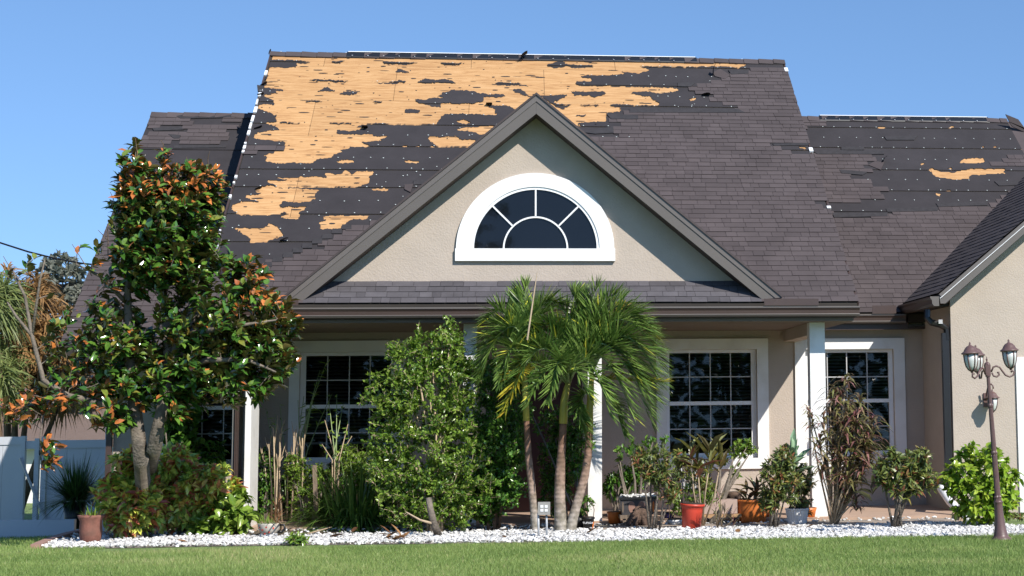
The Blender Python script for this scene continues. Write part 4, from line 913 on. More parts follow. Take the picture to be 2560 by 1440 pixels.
def leaf_objs(parent, name, B, d, N_, L_, W_, tmpl, mats, rnd, droop, nsingle, stuff='foliage'):
    """the nearest leaves become single 'leaf' parts, the rest one part"""
    if not isinstance(mats, (list, tuple)): mats = [mats]
    single = np.zeros(len(B), bool)
    if nsingle:
        key = B[:, 1]+rng.uniform(0, .5, len(B)); single[np.argsort(key)[:nsingle]] = True
    o = ~single
    if o.any():
        V, T = leaves(B[o], d[o], N_[o], L_[o], W_[o], tmpl, droop); tag(link(stuff, np_mesh(stuff, V, T, mats[0], np.repeat(rnd[o], len(tmpl[0])), True), parent), kind='stuff')
    if nsingle:
        bins = {}; 
        for i in np.nonzero(single)[0]:
            k = int(rnd[i]*8)
            if k not in bins:
                V, T = leaves(np.zeros((1, 3)), np.array([[1., 0, 0]]), np.array([[0, 0, 1.]]), np.ones(1), np.ones(1), tmpl, droop*.6)
                bins[k] = np_mesh(name, V, T, mats[0], np.full(len(V), (k+.5)/8), True)
            f_, s_, n_ = frames(d[i:i+1], N_[i:i+1]); m = Matrix.Identity(4)
            for r_ in range(3): m[r_][0] = f_[0][r_]*L_[i]; m[r_][1] = -s_[0][r_]*W_[i]; m[r_][2] = n_[0][r_]*L_[i]; m[r_][3] = B[i][r_]
            link(name, bins[k], parent, m)
def bush(name, base, label, cat, blobs, n, K, Ln, Wd, tmpl, mat, stem, roots=None, group=None, r_tip=.003, r_root=.02, out=.9, up=.3, fwd=.5, back=.1, droop=.15, shell=.4, nsingle=0, bias=None, sag=.05, nst=5, jitter=.25, rndf=None, nup=.8):
    root = thing(name, base, label, cat, group); tips, C = tips_in(blobs, n, shell)
    if roots is None:
        roots = []
        for i in range(nst):
            b_ = blobs[i % len(blobs)]; c = Vector(b_[0]); s = Vector(base)+Vector((random.uniform(-.1, .1), random.uniform(-.06, .06), 0))
            e = Vector((c.x+random.uniform(-.6, .6)*b_[1][0], c.y+random.uniform(-.4, .4)*b_[1][1], c.z+random.uniform(-.2, .5)*b_[1][2])); m_ = s.lerp(e, .5)+Vector((random.uniform(-.05, .05), 0, .08)); roots.append(([s, m_, e], r_root*random.uniform(.7, 1), r_tip*1.8))
    mb, D = skeleton(tips, roots, r_tip, r_root, sag=sag); mb.build('stem', [stem], root, True)
    B, d, N_, L_, W_ = rosette(tips, D, K, Ln, Wd, tmpl, out, up, fwd, back, jitter=jitter, nup=nup)
    rnd = np.clip(np.repeat(rng.random(n), K)*.45+rng.random(len(B))*.55, 0, .999)
    if rndf is not None: rnd = rndf(B, rnd)
    leaf_objs(root, 'leaf', B, d, N_, L_, W_, tmpl, mat, rnd, droop, nsingle)
    return root

# ================================================================== PLANTS
MAG = leafmat('magnolia_leaf', [(0, (0.029, 0.078, 0.014)), (.35, (0.057, 0.149, 0.020)), (.62, (0.122, 0.232, 0.032)), (.72, (0.210, 0.224, 0.043)), (.80, (0.484, 0.149, 0.032)), (.9, (0.678, 0.232, 0.057)), (1, (0.355, 0.113, 0.036))], .16, .12, back=(.12, .10, .03), spec=.7)
CRO = leafmat('croton_leaf', [(0, (0.133, 0.245, 0.040)), (.3, (0.340, 0.491, 0.085)), (.55, (0.757, 0.772, 0.134)), (.7, (0.606, 0.191, 0.085)), (.85, (0.417, 0.089, 0.068)), (1, (0.900, 0.772, 0.166))], .28, .2, spec=.6)
CRD = leafmat('dark_croton_leaf', [(0, (0.055, 0.092, 0.022)), (.4, (0.129, 0.175, 0.046)), (.7, (0.221, 0.239, 0.055)), (.85, (0.313, 0.110, 0.055)), (1, (0.166, 0.055, 0.037))], .3, .2)
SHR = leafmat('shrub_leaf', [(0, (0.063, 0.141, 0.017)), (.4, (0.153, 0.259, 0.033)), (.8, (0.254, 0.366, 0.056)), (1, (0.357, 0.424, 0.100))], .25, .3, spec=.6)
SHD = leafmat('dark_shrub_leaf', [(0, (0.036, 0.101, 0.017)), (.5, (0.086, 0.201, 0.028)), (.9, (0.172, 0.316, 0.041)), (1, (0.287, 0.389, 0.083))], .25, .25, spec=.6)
BRI = leafmat('bright_leaf', [(0, (.12, .24, .02)), (.5, (.24, .38, .03)), (1, (.40, .48, .06))], .25, .3, spec=.6)
CORD = leafmat('cordyline_leaf', [(0, (0.094, 0.066, 0.041)), (.3, (0.169, 0.131, 0.056)), (.55, (0.225, 0.244, 0.075)), (.8, (0.188, 0.066, 0.066)), (1, (0.413, 0.225, 0.188))], .3, .2, spec=.6)
BIGC = leafmat('ti_leaf', [(0, (0.078, 0.058, 0.026)), (.3, (0.130, 0.117, 0.033)), (.6, (0.247, 0.247, 0.052)), (.8, (0.169, 0.039, 0.033)), (1, (0.390, 0.468, 0.182))], .3, .3, spec=.6)
STR = leafmat('broad_strap_leaf', [(0, (0.039, 0.091, 0.016)), (.5, (0.091, 0.182, 0.026)), (1, (0.208, 0.325, 0.065))], .3, .25)
GRS = leafmat('strap_leaf', [(0, (.012, .035, .008)), (.5, (.035, .085, .015)), (1, (.09, .17, .035))], .35, .2)
AGV = leafmat('agave_leaf', [(0, (.14, .24, .13)), (1, (.26, .38, .22))], .5, .1)
PAL = leafmat('palm_leaflet', [(0, (0.062, 0.121, 0.022)), (.45, (0.132, 0.224, 0.046)), (.8, (0.245, 0.342, 0.082)), (.9, (0.529, 0.548, 0.082)), (1, (0.792, 0.720, 0.066))], .28, .22, spec=.6)
PALY = leafmat('yellow_palm_leaflet', [(0, (.20, .26, .03)), (.4, (.42, .40, .04)), (1, (.68, .46, .05))], .3, .3)
DRY = leafmat('dry_leaf', [(0, (.10, .045, .02)), (.5, (.20, .09, .035)), (1, (.34, .18, .07))], .6, .2)
TAN = leafmat('tan_foliage', [(0, (0.138, 0.090, 0.034)), (.5, (0.276, 0.153, 0.056)), (1, (0.391, 0.225, 0.083))], .6, .3)
GRY = leafmat('hazed_foliage', [(0, (.10, .12, .10)), (1, (.22, .22, .17))], .6, .3)  # distance haze mixed into the leaf colour as grey
PENC = M('pencil_stem', (.23, .31, .13), .5, .2, 10)

# ---- storm-bitten magnolia
YM = 20.4
mb_ = [blob(425, 545, YM, 130, 150, .7, 1.3), blob(345, 450, YM, 55, 75, .4, .8), blob(500, 470, YM, 75, 60, .5, 1.), blob(330, 400, YM, 28, 45, .25, .35), blob(410, 395, YM, 25, 40, .25, .3), blob(430, 650, YM, 150, 90, .7, 1.), blob(620, 700, YM, 50, 60, .4, .9),
       blob(560, 790, YM, 170, 90, .7, 1.2), blob(690, 810, YM, 62, 55, .4, 1.), blob(640, 880, YM, 105, 85, .6, 1.3), blob(480, 900, YM, 120, 70, .6, .9), blob(690, 930, YM, 45, 35, .3, .8), blob(245, 830, YM, 120, 80, .6, .75), blob(215, 900, YM, 110, 70, .6, .7), blob(300, 710, YM, 70, 60, .5, .5), blob(330, 960, YM, 110, 50, .5, .5), blob(430, 960, YM, 90, 60, .5, .8), blob(560, 965, YM, 120, 50, .5, 1.), blob(260, 950, YM, 90, 60, .5, .6), blob(300, 1050, YM, 35, 35, .3, .5), blob(425, 1030, YM-.3, 35, 30, .2, .5), blob(300, 860, YM, 90, 90, .6, .6), blob(350, 560, YM, 75, 120, .5, 1.),
       blob(90, 690, YM-.2, 70, 55, .4, .18), blob(230, 640, YM-.2, 35, 40, .3, .35), blob(60, 1020, YM-.3, 70, 35, .4, .9), blob(150, 985, YM-.3, 90, 40, .4, .7), blob(270, 1040, YM-.3, 50, 45, .3, .6), blob(130, 1130, YM-.4, 18, 50, .1, .9)]
def P(px, py, Y=YM): return at(px, py, Y)
b0 = gnd(372, 1330)
roots = [([b0, P(360, 1250, b0.y), P(352, 1150, 20.2), P(340, 1050), P(328, 950), P(325, 860), P(318, 740), P(335, 600), P(345, 470)], .115, .018),
         ([P(366, 1200, b0.y+.02), P(385, 1120, 20.2), P(402, 1040, 20.3), P(425, 930, 20.3), P(450, 840), P(500, 780), P(590, 740), P(630, 690)], .10, .016),
         ([P(425, 930, 20.3), P(418, 800, 20.6), P(402, 700, 20.7), P(420, 560, 20.6), P(450, 440)], .075, .012),
         ([P(340, 1050), P(260, 1010, 20.2), P(170, 990, 20.1), P(108, 950, 20.1), P(80, 840, 20.1), P(62, 740, 20.1), P(25, 665, 20.1)], .05, .010),
         ([P(80, 840, 20.1), P(40, 790, 20.1), P(18, 755, 20.1)], .022, .008), ([P(80, 840, 20.1), P(100, 700, 20.1), P(112, 650, 20.1)], .02, .007),
         ([P(108, 1040, 20.0), P(100, 1090, 20.0), P(104, 1160, 20.0)], .008, .004), ([P(150, 985, 20.1), P(108, 1040, 20.0)], .015, .008), ([P(320, 760), P(250, 690, 20.3), P(190, 660, 20.2)], .03, .009),
         ([P(425, 930, 20.3), P(520, 900, 20.1), P(620, 900, 20), P(690, 930, 20)], .05, .01), ([P(450, 840), P(560, 820, 20), P(690, 800, 20)], .045, .01)]
root = thing('magnolia_tree', b0, 'tall glossy magnolia with rusty leaf backs and twin pale trunks beside the house corner', 'tree')
tips, C = tips_in(mb_, 2100, .2)
mbk, D = skeleton(tips, roots, .004, .05, sag=.03); mbk.build('trunk', [MT['bark']], root, True)
D = norm(D*.7+np.array([.25, -.1, .55]))
B, d, N_, L_, W_ = rosette(tips, D, 9, .145, .062, OVAL, .85, .25, .6, .14, jitter=.25)
d = norm(d+np.array([.22, 0, .05]))
rnd = rng.random(len(B))*.74
qx, qy = proj(B)
pb = np.where(qy < 500, .50, .05)+np.where((qx > 590) & (qy < 800), .38, 0)+np.where((qx < 300) & (qy > 600), .10, 0)+np.where((qy > 980) & (qx < 250), .45, 0)
dead = rng.random(len(B)) < pb; rnd[dead] = rng.uniform(.77, 1, dead.sum()); lowl = dead & (qy > 930) & (qx < 320); rnd[lowl] = rng.uniform(.95, 1, lowl.sum())
keep = ~((qx < 300) & (qy > 560) & (rng.random(len(B)) < .45))
leaf_objs(root, 'leaf', B[keep], d[keep], N_[keep], L_[keep], W_[keep], OVAL, MAG, rnd[keep], .18, 300)
# bare twigs poking from the crown
tw = MB()
for x0, y0, x1, y1 in ((345, 400, 338, 345), (408, 380, 402, 350), (470, 440, 466, 392), (520, 420, 524, 378), (300, 440, 292, 405), (280, 520, 276, 480), (270, 640, 268, 560), (268, 600, 245, 575), (230, 690, 180, 610), (30, 700, 8, 640)):
    a, b = P(x0, y0, YM-.2), P(x1, y1, YM-.3); tw.tube([a, a.lerp(b, .5)+Vector((random.gauss(0, .02), 0, .01)), b], [.006, .005, .003], 4)
tw.build('bare_twigs', [MT['twig']], root, kind='stuff')

# ---- neighbour side: fence, house, wire, far trees
YN = 40
n_ = thing('neighbour_house', at(100, 1200, YN), 'low neighbouring house with brown shingle roof beyond the vinyl fence', 'house')
e0, e1 = at(-250, 1104, 40), at(300, 1104, 40); r0, r1 = at(-250, 985, 47), at(360, 985, 47)
MB().add([e0, e1, (r1.x, 47, r1.z), (r0.x, 47, r0.z), (r1.x, 54, e1.z), (r0.x, 54, e1.z), (e0.x, 40, e0.z-.12), (e1.x, 40, e1.z-.12)], [(0, 1, 2, 3), (3, 2, 4, 5), (6, 7, 1, 0)]).build('roof', [MT['nroof']], n_)
MB().box(e0.x, e1.x-.3, 40.4, 53.5, -.8, e0.z-.05).build('wall', [MT['white']], n_)
YF = 28.8
fn = thing('vinyl_fence', at(60, 1310, YF), 'white vinyl fence in shade left of the house with its leaning panel and brace', 'fence')
def fx_(x, Y=YF): return at(x, 1200, Y).x
ft, fb_ = at(100, 1092, YF).z, .02
def fpanel(x0, x1, top, Y):
    a, b = fx_(x0, Y), fx_(x1, Y); z1 = at((x0+x1)/2, top, Y).z
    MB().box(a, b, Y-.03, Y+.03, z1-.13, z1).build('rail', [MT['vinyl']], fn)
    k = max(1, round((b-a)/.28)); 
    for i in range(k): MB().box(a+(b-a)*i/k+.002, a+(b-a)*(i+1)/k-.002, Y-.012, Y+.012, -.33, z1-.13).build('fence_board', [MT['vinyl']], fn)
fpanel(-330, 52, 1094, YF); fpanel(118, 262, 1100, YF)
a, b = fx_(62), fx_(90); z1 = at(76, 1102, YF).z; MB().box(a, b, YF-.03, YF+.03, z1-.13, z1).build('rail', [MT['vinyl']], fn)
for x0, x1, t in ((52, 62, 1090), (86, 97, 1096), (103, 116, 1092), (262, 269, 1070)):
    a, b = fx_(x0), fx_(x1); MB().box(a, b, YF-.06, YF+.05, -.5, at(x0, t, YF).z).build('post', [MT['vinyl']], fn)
for p_, q_ in (((50, 1145), (118, 1312)), ((135, 1150), (155, 1170))):
    a, b = at(*p_, YF-.1), at(*q_, YF-.1); MB().tube([a, b], .022, 4).build('brace', [MT['vinyl']], fn)
for x, y in ((103, 1132), (97, 1308)):
    a = at(x, y, YF-.05); MB().box(a.x-.03, a.x+.03, a.y-.03, a.y, a.z-.04, a.z+.04).build('gate_latch', [MT['black']], fn)
bd = gnd(0, 1336); MB().box(at(-150, 1330, 23.3).x, at(190, 1330, 23.3).x, 23.2, 23.3, -.1, .16).build('ground_rail', [MT['vinyl']], fn)
wa, wb2 = at(-1400, 300, 24), at(330, 668, 31); mb = MB()
w0_ = at(0, 607, 29); mb.tube([w0_+(wa-w0_)*t*t+Vector(((-5)*t*(1-t), 0, 0)) for t in (1, .8, .6, .4, .2)]+[w0_.lerp(wb2, t)-Vector((0, 0, .10*4*t*(1-t))) for t in (0, .2, .4, .6, .8, 1)], .016, 5)
tag(mb.build('utility_wire', [MT['black']]), 'black twisted utility wire sagging in from the left sky', 'cable')
def far(name, label, px, py, Y, blobs, n, K, Ln, Wd, tm, mat, **kw):
    g = at(px, 1100, Y); g.z = -.45
    return bush(name, g, label, 'tree', [blob(a, b, Y, c, d_, e, 1) for a, b, c, d_, e in blobs], n, K, Ln, Wd, tm, mat, MT['twig'], r_root=.12, r_tip=.01, **kw)
far('tan_tree', 'dried tan feathery tree standing behind the vinyl fence', 40, 1000, 33, [(30, 800, 115, 120, 1.2), (60, 930, 110, 80, 1.), (110, 890, 75, 90, .9), (150, 960, 70, 50, .8)], 800, 14, .45, .035, LANCE, TAN, droop=.6)
far('green_palm_like_tree', 'pale green feathery tree top at the far left above the dried one', 0, 1000, 31, [(-30, 750, 60, 50, .8), (5, 760, 40, 40, .6), (-10, 930, 55, 70, .8)], 130, 14, .6, .03, LANCE, leafmat('feathery', [(0, (.10, .15, .05)), (1, (.26, .30, .09))], .5, .3), droop=.5)
far('grey_tree', 'hazy grey toned tree far behind the magnolia branches', 160, 1000, 48, [(150, 690, 50, 55, 1.2), (200, 760, 55, 60, 1.2), (110, 740, 40, 40, 1)], 260, 12, .22, .12, SMALL, GRY)
far('grey_bushy_tree', 'low hazy tree seen between the fence and the magnolia trunks', 220, 1000, 44, [(210, 860, 60, 60, 1.2), (150, 880, 50, 60, 1.), (240, 950, 50, 50, 1)], 200, 12, .22, .12, SMALL, GRY)

# trees across the street: they stand behind the camera and show as reflections in the panes
for i, (x, h_, n, lb) in enumerate(((-3.5, 15, 420, 'tall dark oak across the street mirrored in the half round window'), (-15, 12, 260, 'broad dark tree across the street to the left'), (13, 9, 90, 'smaller thinly leaved tree across the street to the right'))):
    bush('street_tree', Vector((x, -34, -.01)), lb, 'tree', [(np.array((x, -34, h_*.62)), np.array((3.8, 3, h_*.36)), 1), (np.array((x+2, -34, h_*.42)), np.array((2.8, 3, h_*.2)), 1)], n, 16, .38, .2, OVAL, SHD, MT['twig'], r_root=.22, r_tip=.015, back=.6, shell=.2)
n = 9000; hx = rng.uniform(-32, 44, n); hz = rng.uniform(0, 1, n)**.8*(4.6+1.6*vnoise(hx*3+90, hx*0, 0, 9)+.8*vnoise(hx*9, hx*0, 1, 9))
V, T = leaves(np.stack([hx, rng.uniform(-38, -35, n), hz], 1), rng.normal(0, 1, (n, 3)), rng.normal(0, 1, (n, 3)), rng.uniform(.4, .8, n), rng.uniform(.25, .5, n), OVAL)
tag(link('tree_line', np_mesh('tree_line', V, T, SHD, np.repeat(rng.random(n)*.6, 8))), 'low dark tree line across the street mirrored in the front windows', 'trees', None, 'stuff')
# ---- croton hedge and friends, left bed
def cb(name, label, gx, gy, blobs, n, K=9, Ln=.15, Wd=.052, tm=OVAL, mat=CRO, stem=None, cat='shrub', **kw):
    g = gnd(gx, gy); bl = [blob(a, b, g.y+(dy if dy is not None else 0), c, d_, e, 1) for a, b, c, d_, e, dy in [x if len(x) == 6 else x+(0,) for x in blobs]]
    return bush(name, g, label, cat, bl, n, K, Ln, Wd, tm, mat, stem or MT['bark'], **kw)
cb('croton_bush', 'tall croton with yellow green and red leaves below the magnolia trunks', 345, 1345, [(320, 1170, 45, 45, .25), (290, 1240, 50, 60, .3), (345, 1240, 55, 60, .3), (330, 1295, 65, 38, .25)], 300, nsingle=30)
cb('croton_bush', 'wide croton with dark red tips under the shaded left window', 470, 1335, [(450, 1190, 60, 60, .3), (530, 1220, 65, 60, .3), (440, 1270, 70, 55, .3), (435, 1145, 30, 30, .15), (500, 1280, 60, 45, .3), (400, 1220, 40, 60, .3)], 420, nsingle=30)
cb('leafy_plant', 'low light green broad leaved plant spreading at the foot of the brown downspout', 570, 1335, [(570, 1290, 60, 45, .25), (520, 1310, 50, 25, .2), (600, 1260, 25, 30, .15)], 90, 7, .17, .075, OVAL, SHR, nsingle=20, droop=.35)
cb('leafy_plant', 'bright green big leaved plant in the dark behind the left croton', 560, 1300, [(530, 1165, 30, 45, .15, .6), (580, 1190, 18, 30, .15, .6)], 14, 6, .2, .11, OVAL, BRI, nsingle=10, droop=.4)
cb('magnolia_sucker', 'leafy dark shoots climbing behind the twin trunks', 440, 1320, [(440, 1090, 45, 60, .3, .5), (430, 1010, 40, 40, .3, .5), (520, 1130, 50, 30, .2, .6), (475, 1060, 25, 50, .2, .6)], 170, 9, .13, .05, OVAL, SHD)
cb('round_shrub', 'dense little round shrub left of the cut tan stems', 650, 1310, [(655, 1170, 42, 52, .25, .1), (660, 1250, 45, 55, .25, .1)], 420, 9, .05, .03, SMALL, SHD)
cb('round_shrub', 'dense green rounded shrub right of the cut tan stems', 765, 1312, [(755, 1190, 46, 50, .25, .2), (765, 1260, 44, 55, .25, .2), (735, 1160, 30, 30, .2, .2), (800, 1200, 30, 40, .2, .3)], 430, 9, .05, .03, SMALL, SHR)
cb('round_shrub', 'low mixed green shrub filling the bed behind the wooden stake', 830, 1305, [(820, 1220, 45, 60, .25, .3), (850, 1180, 35, 45, .25, .4), (800, 1260, 35, 45, .25, .3), (700, 1230, 40, 60, .25, .5)], 420, 9, .06, .034, SMALL, SHD)
cb('arching_grass', 'loose green shrub with strappy shoots between the stake and the tall shrub', 920, 1315, [(925, 1180, 50, 55, .3, .3), (880, 1150, 35, 40, .25, .4), (950, 1250, 45, 50, .25, .2)], 300, 8, .13, .022, LANCE, SHR, droop=.5)
# cut tan stems
g = gnd(712, 1310); ct = thing('cut_stem_plant', g, 'clump of bare tan cut stems with forked tops in front of the left window', 'plant')
def stemtube(pts, r, name, m, parent, n=6): return MB().tube(pts, r, n).build(name, [m], parent, True)
for x0, x1, yt in ((672, 660, 1140), (680, 672, 1110), (690, 684, 1070), (697, 701, 1120), (705, 700, 1085), (718, 722, 1140), (728, 735, 1090), (738, 732, 1130), (745, 742, 1120), (752, 756, 1095), (760, 754, 1150), (688, 694, 1160)):
    Y = g.y+random.uniform(-.15, .2); a = at(x0, 1310, Y); a.z = 0; b = at((x0+x1)/2+random.uniform(-4, 4), (1310+yt)/2, Y); c = at(x1, yt, Y)
    stemtube([a, b, c], [.016, .012, .009], 'stem', MT['pale'], ct)
    for _ in range(3):
        e = c+Vector((random.uniform(-.07, .07), random.uniform(-.03, .03), random.uniform(.05, .22))); s = c.lerp(b, random.uniform(0, .5)); stemtube([s, s.lerp(e, .6)+Vector((random.uniform(-.02, .02), 0, 0)), e], [.008, .006, .004], 'stem', MT['pale'], ct, 5)
# slim green spiky stems leaning right
g = gnd(735, 1305); pc = thing('pencil_plant', g, 'tall thin green stems with narrow leaves leaning right before the left window', 'plant')
for x0, x1, y1 in ((720, 815, 908), (730, 800, 925), (735, 830, 985), (742, 790, 960), (728, 760, 990), (735, 778, 1010), (745, 768, 1020), (715, 700, 1010), (750, 745, 1000), (690, 688, 1035), (700, 664, 1020)):
    Y = g.y+random.uniform(-.1, .15); a = at(x0, 1305, Y); a.z = 0; c = at(x1, y1, Y); b = a.lerp(c, .55)-Vector(((c.x-a.x)*.22, 0, 0)); stemtube([a, b, b.lerp(c, .5)+Vector((0, 0, .02)), c], [.009, .008, .006, .004], 'stem', PENC, pc, 5)
    k = 12 if y1 < 1000 else 5; ts = rng.uniform(.55, 1, k); Bp = np.array([tuple(b.lerp(c, (t-.3)/.7)) for t in ts]); dd = norm(np.array([(.5 if x1 > 740 else 0)+random.gauss(0, .4), 0, .5])+rng.normal(0, .35, (k, 3)))
    V, T = leaves(Bp, dd, rng.normal(0, 1, (k, 3)), rng.uniform(.07, .16, k), np.full(k, .012), LANCE, .1); tag(link('narrow_leaves', np_mesh('narrow_leaves', V, T, SHR, np.repeat(rng.random(k), 7)), pc), kind='stuff')
# thin bush with yellowing stems and post
g = gnd(835, 1312); tb = thing('twiggy_plant', g, 'sparse twiggy plant with thin green shoots right of the wooden post', 'plant')
for x0, x1, y1 in ((835, 822, 1000), (840, 842, 985), (830, 858, 1010), (838, 812, 1050), (842, 870, 1060), (832, 805, 1110), (845, 880, 1090), (836, 850, 1130)):
    Y = g.y+random.uniform(-.1, .1); a = at(x0, 1312, Y); a.z = 0; m_ = at(x0+random.uniform(-6, 6), 1150, Y); c = at(x1, y1, Y); stemtube([a, m_, c], [.014, .009, .004], 'stem', MT['pale'] if y1 > 1040 else PENC, tb, 5)
    k = 7; Bp = np.array([tuple(m_.lerp(c, random.uniform(.4, 1))) for _ in range(k)]); V, T = leaves(Bp, rng.normal(0, 1, (k, 3)), rng.normal(0, 1, (k, 3)), rng.uniform(.04, .08, k), np.full(k, .022), OVAL, .1); tag(link('small_leaves', np_mesh('small_leaves', V, T, SHR, np.repeat(rng.random(k), 8)), tb), kind='stuff')
g = gnd(790, 1312); wp = at(787, 1165, g.y)
tag(MB().hexa([(g.x-.025, g.y-.02, 0), (g.x+.035, g.y-.02, 0), (g.x+.035, g.y+.03, 0), (g.x-.025, g.y+.03, 0), (wp.x-.03, g.y-.02, wp.z), (wp.x+.025, g.y-.02, wp.z), (wp.x+.025, g.y+.03, wp.z+.01), (wp.x-.03, g.y+.03, wp.z+.01)]).build('wooden_stake', [MT['wood']]), 'upright weathered wooden stake standing among the shrubs before the left window', 'post')

# strap-leaved clumps
def clump(name, label, gx, gy, px_h, n, wd, mat, spread=1., group=None, z0=0, cat='plant', droop=.9, Yo=0, upr=.5):
    g = gnd(gx, gy) if z0 == 0 else at(gx, gy, Yo); root = thing(name, g, label, cat, group); Lm = px_h/PM(g.y)
    a = rng.uniform(0, 6.28, n); el = rng.uniform(upr, 1.45, n); d = np.stack([np.cos(a)*np.cos(el), np.sin(a)*np.cos(el), np.sin(el)], 1); Bp = np.array(g)[None]+np.stack([np.cos(a), np.sin(a), 0*a], 1)*rng.uniform(0, .09*spread, n)[:, None]
    L_ = rng.uniform(.5, 1.05, n)*Lm; seg = 6; V = []; T = []; rn = rng.random(n)
    dr = droop*rng.uniform(.3, 1.1, n)
    for i in range(n):
        s = np.cross(d[i], (0, 0, 1)); s /= np.linalg.norm(s)+1e-9; k0 = len(V)
        for j in range(seg+1):
            t = j/seg; c = Bp[i]+d[i]*L_[i]*t; c = c-np.array([0, 0, 1])*dr[i]*L_[i]*t*t*(.8 if el[i] < 1.2 else .35); c[2] = max(c[2], .01); w_ = wd*(.5+.8*t if t < .4 else max(.02, (1-t)*1.35))*.5
            V += [c-s*w_, c+s*w_]
        for j in range(seg): q = k0+2*j; T += [(q, q+1, q+3), (q, q+3, q+2)]
    tag(link('foliage', np_mesh('foliage', np.array(V), np.array(T), mat, np.repeat(rn, 2*(seg+1)), True), root), kind='stuff'); return root
clump('strap_leaf_clump', 'dark green arching strap leaved clump right of the twiggy plant', 895, 1318, 255, 620, .036, STR, 6.0, upr=.1, droop=1.3)
clump('strap_leaf_clump', 'small arching grassy clump against the wall beside the big shrub', 965, 1312, 130, 40, .02, GRS, 1.)

# ---- big light shrub in the middle and the darker one behind the palms
cb('tall_shrub', 'large light green small leaved shrub left of the palms', 1085, 1335, [(1075, 1000, 90, 110, .5), (1110, 870, 35, 60, .3), (1060, 900, 55, 50, .3), (1125, 830, 14, 50, .15), (1000, 880, 12, 40, .12), (1150, 870, 14, 40, .12), (1035, 860, 12, 40, .12), (1085, 850, 10, 40, .12), (945, 950, 14, 35, .12), (915, 1010, 22, 14, .12), (1165, 920, 25, 40, .2), (1050, 830, 10, 30, .12), (975, 890, 14, 40, .12), (990, 1000, 50, 60, .35), (930, 990, 30, 22, .2), (1150, 950, 55, 80, .4), (1090, 1130, 120, 100, .5), (1150, 1200, 90, 90, .4), (1000, 1190, 50, 60, .3), (950, 1110, 45, 40, .25), (1090, 1240, 100, 60, .35), (985, 1260, 50, 45, .3), (1020, 950, 55, 55, .35), (1150, 1060, 60, 90, .4), (940, 1170, 40, 50, .25), (1020, 1290, 50, 30, .2), (1140, 1290, 60, 35, .25), (960, 1060, 40, 40, .2)],
   2000, 15, .06, .031, SMALL, SHR, stem=MT['pale'], nst=9, r_root=.028, shell=.25, back=.22, out=.8, droop=.05, jitter=.4)
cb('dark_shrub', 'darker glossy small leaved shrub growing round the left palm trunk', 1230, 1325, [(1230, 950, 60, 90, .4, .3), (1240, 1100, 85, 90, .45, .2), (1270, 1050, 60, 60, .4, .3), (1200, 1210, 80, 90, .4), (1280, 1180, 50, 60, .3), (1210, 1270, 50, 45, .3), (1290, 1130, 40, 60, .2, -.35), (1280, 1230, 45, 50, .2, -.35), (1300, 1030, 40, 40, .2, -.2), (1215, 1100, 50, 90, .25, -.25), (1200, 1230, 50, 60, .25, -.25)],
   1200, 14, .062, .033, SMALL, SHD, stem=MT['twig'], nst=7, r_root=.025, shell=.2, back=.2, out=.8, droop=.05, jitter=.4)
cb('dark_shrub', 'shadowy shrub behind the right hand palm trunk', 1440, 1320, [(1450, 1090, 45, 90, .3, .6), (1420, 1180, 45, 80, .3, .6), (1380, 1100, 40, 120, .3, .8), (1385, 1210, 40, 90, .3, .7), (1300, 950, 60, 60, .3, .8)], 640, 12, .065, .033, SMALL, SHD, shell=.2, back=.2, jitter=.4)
g = gnd(1100, 1345)
st = thing('cut_stump', g, 'leaning sawn pale trunk stub at the foot of the large shrub', 'stump')
MB().tube([gnd(1098, 1342), at(1085, 1310, g.y), at(1075, 1270, g.y+.05), at(1072, 1245, g.y+.08)], [.05, .045, .04, .035], 9).build('stub', [MT['bark']], st, True)
MB().tube([at(1085, 1310, g.y), at(1050, 1300, g.y-.05), at(1015, 1280, g.y-.1)], [.02, .014, .008], 6).build('side_branch', [MT['pale']], st, True)

